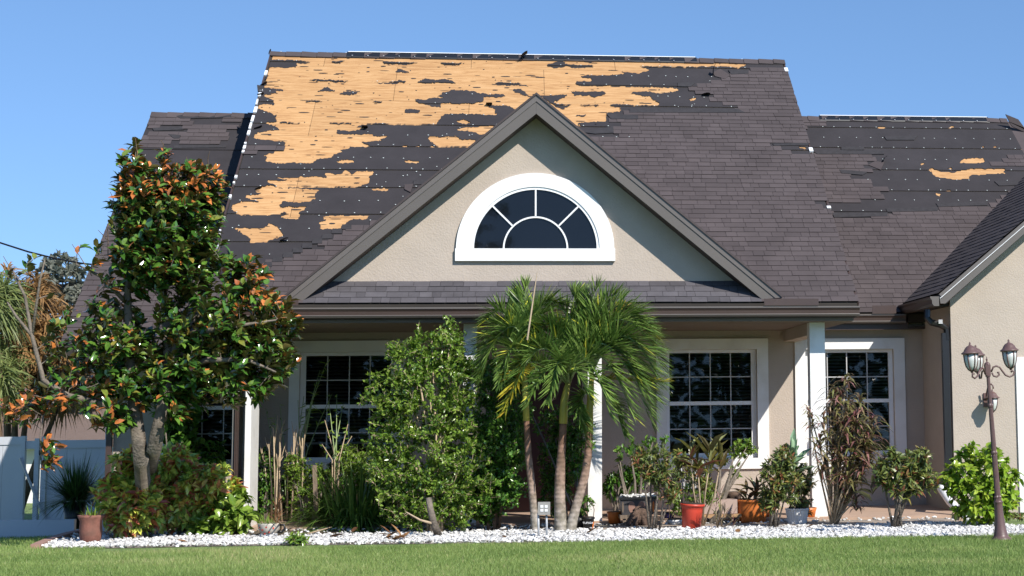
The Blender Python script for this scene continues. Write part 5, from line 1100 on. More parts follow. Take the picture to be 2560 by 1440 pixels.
# ---- palms
def frond(root, p0, p1, p2, Y0, dy, Ll, mat, nl=60, width=.022, nm='frond', fall=.12):
    """p0,p1,p2: base, arch top and tip (photo px); dy: depth swing towards the street"""
    a, b, c = at(*p0, Y0), at(*p1, Y0-dy*.6), at(*p2, Y0-dy); pts = []
    for i in range(13):
        t = i/12; pts.append(a*(1-t)**2+(b*2-(a+c)/2)*2*t*(1-t)+c*t*t)
    fr = MB().tube(pts, [.016*(1-.8*i/12) for i in range(13)], 5).build(nm, [PENC if mat is PAL else MT['shaft']], root, True)
    ts = np.linspace(.12, .995, nl); Bs = []; Ds = []; Ns = []; Ls = []
    for t in ts:
        f_ = t*12; i = min(int(f_), 11); p = pts[i].lerp(pts[i+1], f_-i); tg = (pts[min(i+1, 12)]-pts[i]).normalized()
        side = tg.cross(Vector((0, 0, 1))); side = side.normalized() if side.length > .1 else Vector((1, 0, 0)); upv = side.cross(tg).normalized()
        for s in (-1, 1):
            ang = .95-.6*t; dd = tg*math.cos(ang)+side*s*math.sin(ang)*.9+upv*random.uniform(.2, 1.0)+Vector((random.gauss(.14, .1), random.gauss(0, .1), random.gauss(-.05, .1)))
            Bs.append(tuple(p)); Ds.append(tuple(dd)); Ns.append(tuple(upv+Vector((random.gauss(0, .3), random.gauss(0, .3), .2)))); Ls.append(1.12*Ll*(.45+1.0*math.sin(math.pi*min(1, .12+t*.86))**.8*.6)*random.uniform(.85, 1.1))
    Bs, Ds, Ns, Ls = map(np.array, (Bs, Ds, Ns, Ls)); n = len(Bs)
    # three-segment drooping leaflet
    tv = np.array([(0, .3, 0), (0, -.3, 0), (.25, .5, 0), (.25, -.5, 0), (.5, .46, 0), (.5, -.46, 0), (.78, .28, 0), (.78, -.28, 0), (1, 0, 0)]); tt = np.array([(0, 1, 3), (0, 3, 2), (2, 3, 5), (2, 5, 4), (4, 5, 7), (4, 7, 6), (6, 7, 8)])
    V, T = leaves(Bs, Ds, Ns, Ls, np.full(n, width), (tv, tt), fall)
    r_ = np.clip(rng.random(n)*.75+.04, 0, 1); r_ = np.where(rng.random(n) < .03, .95, r_)
    tag(link('leaflets', np_mesh('leaflets', V, T, mat, np.repeat(r_, 9)), fr), kind='stuff')
def palm(label, base_px, tr, shaft, fr):
    """tr: [(px,py,radius px)]; shaft the same for the green crownshaft"""
    g = gnd(*base_px); root = thing('palm_tree', g, label, 'palm tree', 'clump of three palms in the gravel bed'); Y = g.y; k = PM(Y)
    pts = [at(x, y, Y) for x, y, r in tr]; pts[0].z = -.02
    P2_ = []; R2 = []
    for i in range(len(pts)-1):
        for j in range(6): t = j/6; P2_.append(pts[i].lerp(pts[i+1], t)); R2.append((tr[i][2]*(1-t)+tr[i+1][2]*t)/k*random.uniform(.97, 1.03))
    P2_.append(pts[-1]); R2.append(tr[-1][2]/k)
    MB().tube(P2_, R2, 14).build('trunk', [MT['ptrunk']], root, True)
    MB().tube([at(x, y, Y) for x, y, r in shaft], [r/k for x, y, r in shaft], 12).build('crownshaft', [MT['shaft']], root, True)
    for f in fr: frond(root, f[0], f[1], f[2], Y+.0, f[3], f[4]/k, PALY if len(f) > 5 and f[5] == 'y' else PAL, nl=f[6] if len(f) > 6 else 62)
    return root
palm('middle palm with a straight ringed trunk and a yellow green crownshaft', (1408, 1330), [(1406, 1330, 19), (1401, 1300, 15), (1399, 1240, 13.5), (1400, 1190, 12.5), (1403, 1140, 10.5), (1406, 1100, 9.5), (1408, 1058, 9)],
     [(1408, 1059, 10.5), (1409, 1030, 10), (1411, 1000, 9.5), (1416, 975, 8), (1424, 945, 5)],
     [((1420, 958), (1352, 872), (1275, 1000), .5, 62), ((1418, 960), (1335, 905), (1262, 940), .35, 58), ((1420, 955), (1395, 850), (1345, 830), .1, 66), ((1422, 955), (1480, 850), (1600, 960), .3, 72), ((1424, 955), (1500, 890), (1580, 1040), .6, 74),
      ((1424, 958), (1470, 905), (1525, 1040), .7, 60), ((1422, 962), (1430, 915), (1478, 1000), .9, 52), ((1420, 960), (1400, 900), (1372, 1000), .8, 58), ((1424, 955), (1530, 850), (1640, 1000), 0., 70), ((1424, 950), (1440, 830), (1480, 770), -.2, 68), ((1424, 952), (1510, 860), (1610, 1010), .45, 76), ((1422, 952), (1380, 850), (1300, 920), .1, 66), ((1424, 952), (1480, 830), (1560, 840), .2, 72), ((1422, 955), (1470, 860), (1560, 880), -.3, 66), ((1422, 960), (1370, 925), (1320, 1010), .9, 48)])
palm('left palm rising out of the dark shrub with windblown upright fronds', (1338, 1330), [(1340, 1330, 11), (1334, 1270, 9), (1328, 1200, 9), (1322, 1150, 8.5), (1318, 1090, 7.5), (1316, 1050, 7)],
     [(1316, 1052, 8), (1314, 1000, 8), (1312, 950, 7), (1310, 905, 5)],
     [((1310, 915), (1305, 790), (1318, 715), .1, 62), ((1310, 915), (1265, 790), (1218, 800), .1, 58), ((1310, 915), (1340, 780), (1400, 760), .1, 66), ((1310, 915), (1255, 840), (1205, 940), .3, 62), ((1308, 920), (1240, 860), (1200, 960), .0, 66),
      ((1310, 920), (1280, 870), (1252, 960), .5, 48), ((1312, 925), (1350, 860), (1395, 920), .4, 52), ((1312, 960), (1300, 930), (1262, 1030), .6, 50, 'y', 34), ((1310, 910), (1290, 800), (1275, 745), -.2, 58), ((1310, 912), (1260, 810), (1198, 880), .2, 64), ((1310, 912), (1330, 800), (1385, 800), .2, 66), ((1310, 912), (1290, 820), (1240, 850), .35, 60), ((1311, 915), (1330, 800), (1362, 760), -.3, 58)])
palm('right palm on a leaning grey trunk carrying the tallest swept fronds', (1432, 1330), [(1424, 1332, 14), (1434, 1290, 12), (1448, 1240, 11), (1462, 1190, 10.5), (1470, 1140, 9.5), (1474, 1080, 9)],
     [(1474, 1082, 9), (1474, 1030, 9), (1477, 980, 8), (1480, 930, 5)],
     [((1480, 935), (1475, 790), (1498, 715), .0, 66), ((1480, 935), (1520, 780), (1600, 800), .0, 72), ((1480, 935), (1540, 800), (1640, 880), .2, 74), ((1480, 935), (1560, 840), (1650, 960), .4, 74), ((1480, 938), (1545, 870), (1620, 1040), .5, 74),
      ((1480, 940), (1560, 950), (1668, 955), .3, 40, 'y', 40), ((1480, 935), (1530, 800), (1568, 775), -.3, 42, 'y', 34), ((1480, 935), (1430, 800), (1370, 770), -.1, 64), ((1480, 935), (1450, 790), (1430, 735), -.2, 66), ((1480, 945), (1525, 990), (1560, 1090), .3, 52), ((1480, 945), (1440, 900), (1400, 960), -.3, 54),
      ((1480, 935), (1570, 810), (1655, 920), -.3, 76), ((1480, 935), (1550, 790), (1625, 840), .1, 76), ((1480, 935), (1490, 800), (1540, 735), .1, 70), ((1480, 935), (1550, 850), (1635, 1000), .2, 78), ((1480, 935), (1410, 830), (1340, 820), .1, 66), ((1480, 935), (1505, 800), (1560, 740), -.4, 60), ((1480, 940), (1585, 930), (1630, 1060), .1, 50), ((1478, 985), (1450, 1010), (1470, 1120), .2, 40)])
sp = at(1326, 760, 20.8)
tag(MB().tube([at(1318, 850, 20.8), at(1334, 740, 20.8), at(1343, 680, 20.8)], [.012, .01, .003], 6).build('unopened_palm_spear', [MT['pale']]), 'tall thin tan unopened spear standing above the left palm crown', 'palm spear')

# ---- right hand bed
cb('croton_bush', 'leggy croton with narrow leaves left of the red pot', 1643, 1328, [(1640, 1160, 45, 55, .2), (1660, 1200, 40, 50, .2), (1600, 1150, 30, 30, .2), (1680, 1230, 25, 30, .15)], 230, 9, .085, .022, LANCE, CRD, nst=6, r_root=.02, shell=.3)
cb('desert_rose', 'succulent with twisted grey stems and glossy leaf tufts in the grey planter', 1590, 1305, [(1565, 1125, 35, 22, .15, .3), (1610, 1115, 40, 20, .15, .3), (1545, 1160, 22, 22, .15, .3), (1662, 1105, 14, 20, .1, .3)], 26, 12, .075, .03, OVAL, SHD, nst=6, r_root=.03, droop=0)
cb('leafy_plant', 'bushy yellow green plant beside the middle porch column', 1545, 1305, [(1545, 1210, 40, 50, .2, .5), (1590, 1190, 30, 40, .2, .5)], 150, 9, .10, .03, LANCE, SHD, droop=.5)
cb('desert_rose', 'succulent with pinkish flowers before the lower right of the window', 1790, 1310, [(1850, 1120, 40, 30, .15, .5), (1820, 1150, 35, 25, .15, .5), (1840, 1190, 20, 15, .1, .4), (1880, 1130, 25, 10, .1, .5)], 34, 13, .075, .028, OVAL, SHR, nst=5, r_root=.035, droop=0)
# ti plant in the red pot
def spiky(name, label, base, cents, K, Ln, Wd, mat, stems=True, cat='plant', up=.5, droop=.5, z=0, single=True, rstem=.013, group=None):
    """cents: [(px,py,Y,scale)] rosettes of long leaves on canes"""
    root = thing(name, base, label, cat, group); Bs, Ds, Ns, Ls = [], [], [], []; mb = MB()
    for px, py, Y, sc in cents:
        c = at(px, py, Y); bb = Vector(base)+Vector((random.uniform(-.04, .04), 0, 0)); mb.tube([bb, bb.lerp(c, .5)+Vector((random.uniform(-.04, .04), 0, 0)), c], [rstem, rstem*.8, rstem*.6], 6)
        for i in range(K):
            a = i*2.4+random.random(); e = random.uniform(.15, 1.35)*up+.2; Bs.append(tuple(c+Vector((0, 0, random.uniform(-.06, .03)*sc*3)))); Ds.append((math.cos(a)*math.cos(e), math.sin(a)*math.cos(e), math.sin(e))); Ns.append((random.gauss(0, .15), -.1, 1)); Ls.append(Ln*sc*random.uniform(.7, 1.15))
    mb.build('cane', [MT['pale']], root, True)
    Bs, Ds, Ns, Ls = map(np.array, (Bs, Ds, Ns, Ls)); n = len(Bs)
    leaf_objs(root, 'leaf', Bs, Ds, Ns, Ls, Wd*Ls/Ln, LANCE if Wd < .05 else OVAL, mat, rng.random(n), droop, min(n, 60) if single else 0); return root
def pot(name, label, gx, gy, prof, m, soilz=.9, g=None, flute=0, cat='pot', n=28, tilt=None):
    g = g or gnd(gx, gy); k = PM(g.y); root = thing(name, g, label, cat); q = Matrix.Rotation(tilt, 3, 'Y') if tilt else None
    MB().lathe(g, [(r/k, z/k) for r, z in prof], n, 0, q, flute).build('pot_body', [m], root, not flute); H = max(z for r, z in prof)/k; R_ = [r for r, z in prof if z == max(z for r, z in prof)][0]/k
    MB().lathe(g+(q @ Vector((0, 0, H*soilz)) if q else Vector((0, 0, H*soilz))), [(.01, 0), (R_*.9, 0.002), (R_*.85, .02)], 16, 0, q).build('soil', [MT['soil']], root)
    # rim ring stands proud so the mouth reads open
    return root, g, H
rp, g, H = pot('red_pot', 'tall red plastic pot leaning slightly on the gravel', 1728, 1324, [(20, 0), (23, 1), (26, 48), (28, 57), (31, 58), (31, 63), (28, 63)], MT['red'], .97, tilt=.06)
spiky('ti_plant', 'big leaved ti plant with dark red and olive leaves above the red pot', gnd(1755, 1318), [(1775, 1150, g.y+.1, 1.15), (1745, 1170, g.y+.15, .8), (1728, 1135, g.y+.1, .7), (1800, 1160, g.y+.2, .8)], 10, .40, .085, BIGC, up=.95, droop=.25)
cb('potted_grass', 'fine ferny growth spilling over the rim of the red pot', 1735, 1318, [(1735, 1245, 35, 22, .12), (1780, 1240, 20, 20, .12), (1720, 1215, 15, 25, .1)], 60, 8, .07, .016, LANCE, SHR, stem=MT['twig'], nst=4, r_root=.006)
cb('croton_bush', 'thin leaved croton behind the red pot', 1755, 1310, [(1735, 1180, 45, 35, .2, .3), (1705, 1150, 25, 25, .15, .3), (1770, 1215, 30, 20, .15, .3)], 130, 9, .09, .022, LANCE, CRD, nst=5)
spiky('red_dracaena', 'slim red stemmed dracaena on the gravel right of the red pot', gnd(1798, 1322), [(1800, 1240, 20.8, 1.), (1812, 1285, 20.8, .7), (1790, 1270, 20.9, .8), (1832, 1300, 20.7, .7)], 12, .20, .018, CORD, up=.9, droop=.5)
op, g, H = pot('orange_pot', 'wide round orange glazed pot in front of the window wall', 1882, 1306, [(26, 0), (32, 3), (37, 22), (38, 40), (37, 50), (40, 52), (40, 56), (36, 56)], MT['orange'], .93)
spiky('purple_cordyline', 'broad purplish leaves drooping out of the wide orange pot', g+Vector((0, 0, .2)), [(1868, 1235, g.y, 1.), (1890, 1240, g.y+.05, .9)], 10, .33, .06, CORD, up=1.0, droop=.5)
pot('orange_pot', 'second smaller orange pot half hidden behind the wide one', 1915, 1300, [(16, 0), (22, 20), (24, 44), (26, 50), (22, 50)], MT['orange'], .9, g=gnd(1918, 1298))
wp_, g, H = pot('white_pot', 'fluted white pot on the gravel left of the last porch column', 1993, 1312, [(20, 0), (22, 2), (27, 30), (27.5, 36), (29, 37), (29, 41), (26, 41)], MT['pot'], .93, flute=.035, n=56)
cb('croton_bush', 'narrow leaved croton with spotted leaves standing left of the white pot', 1938, 1322, [(1935, 1200, 40, 60, .25), (1960, 1160, 35, 40, .2), (1920, 1250, 25, 30, .15), (1975, 1220, 45, 40, .25)], 400, 9, .08, .022, LANCE, CRD, nst=8, r_root=.018, shell=.3)
cb('croton_bush', 'dark leaved croton between the agave and the last porch column', 2000, 1310, [(2000, 1200, 35, 45, .2, .2), (1960, 1140, 25, 30, .2, .1), (2005, 1265, 30, 25, .15, 0)], 220, 9, .075, .024, OVAL, CRD, nst=5)
ag = spiky('agave', 'pale blue green broad leaved agave above the crotons by the last column', at(1990, 1250, 21.3), [(1985, 1150, 21.2, 1.)], 17, .32, .085, AGV, up=1.05, droop=.05)
pot('terracotta_pot', 'small orange pot showing between the white pot and the last column', 2022, 1300, [(14, 0), (18, 20), (21, 30), (18, 30)], MT['orange'], .9, g=gnd(2022, 1299))
# grey stone-like pot
pot('stone_pot', 'dark mottled tall pot behind the red dracaena', 1835, 1300, [(14, 0), (15, 4), (12, 12), (15, 40), (20, 60), (22, 68), (17, 70)], MT['log'], .95, g=gnd(1835, 1300))
pot('blue_pot', 'small dark blue pot on a white saucer left of the red pot', 1670, 1300, [(10, 0), (14, 16), (15, 20), (12, 20)], M('blue_glaze', (.012, .015, .11), .2, .1), .9, g=gnd(1672, 1302))
pot('white_saucer', 'shallow white bowl on the gravel between the blue and red pots', 1690, 1306, [(14, 0), (20, 6), (23, 13), (19, 13)], MT['pot'], .9, g=gnd(1690, 1312))
cb('leafy_plant', 'fresh green leafy sprig in the shallow white bowl', 1690, 1308, [(1690, 1240, 18, 35, .1), (1695, 1270, 15, 20, .1)], 50, 8, .045, .022, SMALL, SHR, stem=MT['twig'], nst=3, r_root=.006)
# tall dracaena cluster at the last column
g = gnd(2085, 1316)
spiky('dracaena_clump', 'tall multi stemmed dracaena with drooping maroon and olive leaves at the last porch column', g, [(2100, 1000, g.y, 1), (2075, 1010, g.y-.05, .9), (2120, 1020, g.y+.05, 1), (2060, 1060, g.y-.1, .8), (2090, 1060, g.y, 1), (2130, 1070, g.y, 1), (2110, 1110, g.y-.1, 1.05), (2080, 1120, g.y, .9), (2145, 1130, g.y-.1, 1.1), (2160, 1110, g.y, .9), (2120, 1160, g.y-.15, 1.), (2100, 1200, g.y-.1, .9), (2150, 1180, g.y-.15, .9), (2030, 1050, g.y, .7), (2020, 1030, g.y, .5), (2110, 1240, g.y-.1, .7), (2065, 1150, g.y, .7), (2170, 1150, g.y, .8), (2095, 960+30, g.y+.1, .8), (2135, 1215, g.y-.1, .8), (2150, 1090, g.y-.2, 1.1), (2130, 1130, g.y-.25, 1.1), (2110, 1060, g.y-.15, 1.), (2165, 1140, g.y-.2, 1.), (2085, 980, g.y, .8), (2140, 1050, g.y-.2, 1.), (2165, 1090, g.y-.1, .9), (2120, 1180, g.y-.3, 1.), (2155, 1160, g.y-.3, 1.), (2180, 1060, g.y-.1, 1.), (2175, 1120, g.y-.2, 1.05), (2050, 1110, g.y-.2, .9), (2055, 1180, g.y-.2, .8), (2140, 1250, g.y-.2, .8), (2115, 955, g.y, .8), (2150, 1010, g.y, .9), (2095, 1140, g.y-.25, 1.)],
      34, .36, .036, CORD, up=.85, droop=.75, rstem=.014)
cb('croton_bush', 'open croton with bronze and orange leaves under the third window', 2240, 1322, [(2250, 1170, 60, 45, .25), (2290, 1150, 40, 35, .2), (2310, 1200, 40, 40, .2), (2210, 1180, 30, 35, .2), (2260, 1220, 50, 30, .2), (2230, 1140, 15, 25, .1)], 340, 9, .10, .026, LANCE, CRD, stem=MT['bark'], nst=8, r_root=.024, shell=.3)
spiky('purple_cordyline', 'fallen fan of purplish cordyline leaves beside the bronze croton', at(2185, 1225, 20.8), [(2180, 1220, 20.8, 1.)], 9, .33, .05, CORD, up=.5, droop=.3)
g = gnd(2450, 1318)
cb('bright_bush', 'bright yellow green leafy bush against the garage wall behind the lamp post', 2450, 1318, [(2450, 1170, 75, 65, .35), (2440, 1230, 85, 60, .35), (2370, 1190, 25, 30, .2), (2500, 1230, 45, 60, .3), (2450, 1280, 70, 30, .3), (2530, 1190, 20, 25, .2)], 420, 9, .105, .05, OVAL, BRI, nst=8, r_root=.02, shell=.3, nsingle=60, droop=.25)
cb('ground_plant', 'low brownish green weeds at the base of the garage door trim', 2540, 1300, [(2540, 1300, 30, 14, .2)], 40, 8, .06, .02, LANCE, CRD, stem=MT['twig'], nst=3, r_root=.004)
cb('weed', 'flat light green weed at the front edge of the gravel', 742, 1362, [(745, 1352, 30, 10, .12)], 26, 7, .08, .03, OVAL, SHR, stem=MT['twig'], nst=3, r_root=.004)

# ================================================================== OBJECTS
# dark grassy plant in a dark pot by the fence; terracotta pot in front
g = gnd(185, 1322)
pr, g2, H = pot('dark_pot', 'dark grey planter holding the spiky grass clump beside the fence', 185, 1322, [(18, 0), (20, 2), (26, 62), (24, 62)], MT['black'], .95, g=g)
c = clump('potted_grass_clump', 'big dark spiky grass clump growing in the dark planter by the fence', 190, 1250, 135, 800, .018, GRS, 1.6, z0=1, Yo=g.y, upr=-.1, droop=.55)
tp, g, H = pot('terracotta_urn', 'large weathered terracotta pot with flared rim on the gravel tip', 226, 1358, [(20, 0), (23, 3), (26, 30), (25, 52), (29, 60), (31, 66), (27, 66)], MT['terracotta'], .93)
clump('potted_sprig', 'small green sprigs growing in the terracotta pot at the gravel tip', 232, 1296, 42, 40, .022, SHR, 1.2, z0=1, Yo=g.y, upr=.2, droop=.4)
# cup planter with dots
cg = gnd(672, 1338); k = PM(cg.y); cup = thing('cup_planter', cg, 'white teacup shaped planter with orange dots and black handle on the gravel', 'planter')
MB().lathe(cg, [(14/k, 0), (17/k, .004), (25/k, 16/k), (27/k, 27/k), (27/k, 28/k), (25/k, 28/k)], 28).build('cup_body', [M('cream_glaze', (.62, .58, .50), .3, .06, 6)], cup, True)
MB().lathe(cg+Vector((0, 0, 25/k)), [(.01, 0), (25/k, .001), (24/k, .01)], 20).build('soil', [MT['soil']], cup)
MB().tube([cg+Vector((25/k, -.02, 24/k)), cg+Vector((36/k, -.02, 24/k)), cg+Vector((38/k, -.02, 14/k)), cg+Vector((30/k, -.02, 6/k)), cg+Vector((21/k, -.02, 7/k))], .014, 7).build('handle', [MT['black']], cup, True)
for ax_, z in ((-.5, 14), (.15, 9), (-.1, 21), (.55, 18), (-.85, 20), (.35, 24), (-.3, 5)):
    r_ = (25 if z > 14 else 19+z*.4)/k+.002; a = -math.pi/2+ax_; p = cg+Vector((math.cos(a)*r_, math.sin(a)*r_, z/k)); t = Vector((-math.sin(a), math.cos(a), 0)); s = 2.3/k
    MB().add([p+t*math.cos(q)*s+Vector((0, 0, math.sin(q)*s))+Vector((math.cos(a), math.sin(a), 0))*.003 for q in np.linspace(0, 6.28, 9)[:-1]], [tuple(range(8))]).build('dot', [MT['red']], cup)
clump('cup_succulent', 'small yellow green bladed plant growing in the teacup planter', 668, 1312, 38, 60, .012, SHR, 1.4, z0=1, Yo=cg.y, upr=.3, droop=.3)
spiky('small_dracaena', 'small reddish spiky dracaena behind the teacup planter', gnd(700, 1325), [(695, 1275, 21., 1), (690, 1295, 21., .8)], 22, .22, .012, DRY, up=1.1, droop=.2, single=False)
pot('clay_jar', 'small round terracotta jar between the column and the round shrub', 633, 1300, [(12, 0), (20, 12), (22, 22), (14, 34), (17, 38), (14, 38)], MT['terracotta'], .95, g=gnd(633, 1304))
# outlet post
og = gnd(1358, 1346); k = PM(og.y); ob = thing('outlet_box', og, 'grey four socket outdoor outlet box on two short pipes before the palms', 'outlet box')
for dx in (-11, 9): MB().tube([og+Vector((dx/k, .01, 0)), og+Vector(((dx-1)/k, .02, 62/k))], .013, 8).build('pipe_leg', [M('galvanised_pipe', (.42, .44, .46), .4, .1, 8)], ob, True)
bz1 = at(1360, 1255, og.y); gb = M('grey_box', (.27, .26, .24), .5, .08, 6)
MB().box(bz1.x-15/k, bz1.x+15/k, og.y-.035, og.y+.04, at(1360, 1287, og.y).z, bz1.z).build('box_body', [gb], ob)
for i in (-1, 1):
    for j in (-1, 1):
        c = at(1360+i*5.4, 1271+j*4.8, og.y-.04); MB().box(c.x-3.7/k, c.x+3.7/k, og.y-.042, og.y-.0352, c.z-3.2/k, c.z+3.2/k).build('socket', [MT['pot']], ob)
# black nursery pot with printed name
pg = gnd(1471, 1327); k = PM(pg.y); pp, _, H = pot('nursery_pot', 'black plastic nursery pot with white printed name at the column foot', 1471, 1327, [(11.5, 0), (12, 1), (14, 28), (16, 29), (16, 33), (14, 33)], MT['black'], .93)
def text(s, size, loc, mat, parent, name='printed_text', rz=0):
    cu = bpy.data.curves.new(name, 'FONT'); cu.body = s; cu.size = size; cu.align_x = 'CENTER'; cu.extrude = .0008; o = bpy.data.objects.new(name, cu); col.objects.link(o)
    dg = bpy.context.evaluated_depsgraph_get(); me = bpy.data.meshes.new_from_object(o.evaluated_get(dg)); bpy.data.objects.remove(o); me.materials.clear(); me.materials.append(mat)
    link(name, me, parent, Matrix.Translation(loc) @ Matrix.Rotation(rz, 4, 'Z') @ Matrix.Rotation(math.pi/2, 4, 'X'))
text('TUPASA', .036, Vector((pg.x-.01, pg.y-.085, 18/k)), MT['alu'], pp)
MB().box(pg.x-.045, pg.x-.005, pg.y-.074, pg.y-.070, 2/k, 7/k).build('barcode_label', [MT['alu']], pp)
MB().add([(pg.x+.045, pg.y-.060, 3/k), (pg.x+.060, pg.y-.046, 3/k), (pg.x+.071, pg.y-.054, 22/k), (pg.x+.052, pg.y-.072, 22/k)], [(0, 1, 2, 3)]).build('orange_label', [MT['orange']], pp)
cb('potted_sapling', 'thin leafy sapling standing in the black nursery pot', 1472, 1326, [(1465, 1260, 12, 25, .08), (1478, 1250, 10, 22, .06), (1455, 1275, 12, 18, .08)], 26, 7, .045, .022, OVAL, SHD, stem=MT['twig'], nst=3, r_root=.006)
# folded black fabric / bag
bgp = gnd(1440, 1325); mb = MB()
def lump(c, rx, ry, rz, seed, m, name, parent=None, label=None, cat=None, n=12, amp=.25):
    r_ = np.random.default_rng(seed); V = []; F_ = []
    ph_ = r_.uniform(0, 6.28, 6)
    for i in range(n+1):
        th = math.pi*i/n
        for j in range(2*n):
            a = math.pi*j/n; w_ = 1+amp*math.sin(3*a+ph_[0])*math.sin(th*2+ph_[1])+amp*.6*math.sin(5*a+ph_[2]+th*3)+amp*.3*math.sin(9*a+ph_[3]-th*5)
            V.append((c[0]+rx*w_*math.sin(th)*math.cos(a), c[1]+ry*w_*math.sin(th)*math.sin(a), max(0.0, c[2]+rz*w_*math.cos(th))))
    for i in range(n):
        for j in range(2*n): F_.append((i*2*n+j, (i+1)*2*n+j, (i+1)*2*n+(j+1) % (2*n), i*2*n+(j+1) % (2*n)))
    mb_ = MB().add(V, F_); o = mb_.build(name, [m], parent, True)
    return tag(o, label, cat) if label else o
bag = thing('black_bag', bgp, 'slumped black plastic sack leaning by the right palm trunk', 'bag')
lump((bgp.x, bgp.y, .10), .13, .1, .1, 3, MT['black'], 'bag_body', bag); lump((bgp.x+.03, bgp.y+.05, .22), .09, .06, .13, 5, MT['black'], 'bag_top', bag)
# grey planter with coloured ovals on a small bench
qg = at(1593, 1300, 22.3); qg.z = .03; k = PM(22.3); pb_ = thing('painted_planter', qg, 'grey rectangular planter painted with red ovals on a low wooden stand', 'planter')
x0, x1 = at(1548, 1260, 22.3).x, at(1637, 1260, 22.3).x; z0, z1 = at(1590, 1285, 22.3).z, at(1590, 1247, 22.3).z
pm_ = M('slate_planter', (.07, .066, .07), .5, .25, 5)
MB().hexa([(x0+.03, 22.15, z0), (x1-.03, 22.15, z0), (x1-.03, 22.45, z0), (x0+.03, 22.45, z0), (x0, 22.12, z1), (x1, 22.12, z1), (x1, 22.48, z1), (x0, 22.48, z1)]).build('planter_body', [pm_], pb_)
MB().box(x0-.012, x1+.012, 22.10, 22.50, z1+.001, z1+.03).build('rim', [MT['black']], pb_)
for cx_, m_, w_ in ((.33, 'brick', .045), (.60, 'brick', .052), (.08, 'wood', .012), (.93, 'orange', .014)):
    xc = x0+(x1-x0)*cx_; zc = (z0+z1)/2; MB().add([(xc+w_*math.cos(q), 22.15-.03*(zc+.07*math.sin(q)-z0)/(z1-z0)-.004, zc+.075*math.sin(q)) for q in np.linspace(0, 6.28, 17)[:-1]], [tuple(range(16))]).build('painted_oval', [MT[m_]], pb_)
MB().box(x0+.0, x1-.05, 22.14, 22.44, z0-.05, z0-.002).build('stand_top', [MT['wood']], pb_)
for a in (x0+.04, x1-.1):
    MB().box(a, a+.04, 22.16, 22.2, .03, z0-.05).build('stand_leg', [MT['wood']], pb_)
st2 = np.array([(random.uniform(x0+.02, x1-.02), random.uniform(22.13, 22.47)) for _ in range(60)]); s_ = stones('white_pebbles', st2, .018, .03, z1+.03, MT['stone']); s_.parent = pb_; s_.matrix_basis = Matrix.Translation(-qg)
pot('orange_pot', 'small orange pot behind the middle porch column beside the painted planter', 1535, 1298, [(14, 0), (18, 24), (20, 28), (17, 28)], MT['orange'], .9, g=Vector((at(1536, 1290, 22.5).x, 22.5, .02)))
# low wooden bench carrying trough
yy = 22.4; bn = thing('wooden_trough', Vector((at(1805, 1290, yy).x, yy, .03)), 'low wooden trolley carrying a pinkish trough behind the red pot', 'planter')
a, b = at(1752, 1290, yy).x, at(1850, 1290, yy).x; MB().box(a, b, yy-.15, yy+.15, at(1800, 1292, yy).z, at(1800, 1284, yy).z).build('shelf', [M('pine_shelf', (.42, .25, .12), .7, .15, 6, stretch=(1, 5, 5))], bn)
MB().box(a+.03, b-.05, yy-.12, yy+.12, at(1800, 1283, yy).z, at(1800, 1248, yy).z).build('trough', [M('pink_trough', (.42, .31, .26), .8, .1, 5)], bn)
for q in (a+.05, b-.09): MB().lathe(Vector((q+.02, yy-.1, .032)), [(.02, 0), (.026, .02), (.02, .055)], 10).build('caster', [MT['black']], bn)
# driftwood log
lg = gnd(1600, 1318); lo = thing('driftwood_log', lg, 'gnarled dark driftwood root lying on the path left of the leggy croton', 'driftwood')
lump((lg.x+.0, lg.y+.05, .14), .11, .08, .09, 9, MT['log'], 'root_crown', lo, amp=.35)
for dx, l_ in ((-.14, .16), (-.06, .14), (.06, .14), (.14, .1)): MB().tube([lg+Vector((dx*.3, .03, .16)), lg+Vector((dx*.9, 0, .10)), lg+Vector((dx*1.2, -.03, -.01))], [.05, .04, .03], 8).build('root', [MT['log']], lo, True)
# patio chair with striped cushion, behind the plants
yy = 23.6; cx0, cx1 = at(1690, 1200, yy).x, at(1782, 1200, yy).x
ch = thing('patio_chair', Vector(((cx0+cx1)/2, yy, .035)), 'patio chair with a striped fabric cushion under the middle window', 'chair')
def stripes():
    m, n, L, b, out = newmat('striped_fabric'); g_ = n.new('ShaderNodeNewGeometry'); wv = n.new('ShaderNodeTexWave'); wv.inputs['Scale'].default_value = 6; wv.inputs['Distortion'].default_value = .6; L.new(g_.outputs['Position'], wv.inputs[0])
    r = n.new('ShaderNodeValToRGB'); r.color_ramp.interpolation = 'CONSTANT'; e = r.color_ramp.elements; e[0].color = (.02, .025, .045, 1); e[1].position = .7; e[1].color = (.45, .45, .46, 1); x = e.new(.35); x.color = (.16, .18, .24, 1); x = e.new(.5); x.color = (.35, .28, .2, 1)
    L.new(wv.outputs[0], r.inputs[0]); L.new(r.outputs[0], b.inputs['Base Color']); b.inputs['Roughness'].default_value = .9; return m
SF = stripes()
zc = at(1700, 1148, yy).z
MB().tube([(cx0+.05, yy+.2, .5), (cx0+.05, yy+.28, zc-.05), (cx0+.12, yy+.3, zc), (cx1-.12, yy+.3, zc), (cx1-.05, yy+.28, zc-.05), (cx1-.05, yy+.2, .5)], .018, 8).build('back_frame', [MT['black']], ch, True)
MB().hexa([(cx0+.07, yy+.14, .5), (cx1-.07, yy+.14, .5), (cx1-.07, yy+.22, .5), (cx0+.07, yy+.22, .5), (cx0+.1, yy+.2, zc-.03), (cx1-.1, yy+.2, zc-.03), (cx1-.1, yy+.27, zc-.03), (cx0+.1, yy+.27, zc-.03)]).build('back_cushion', [SF], ch)
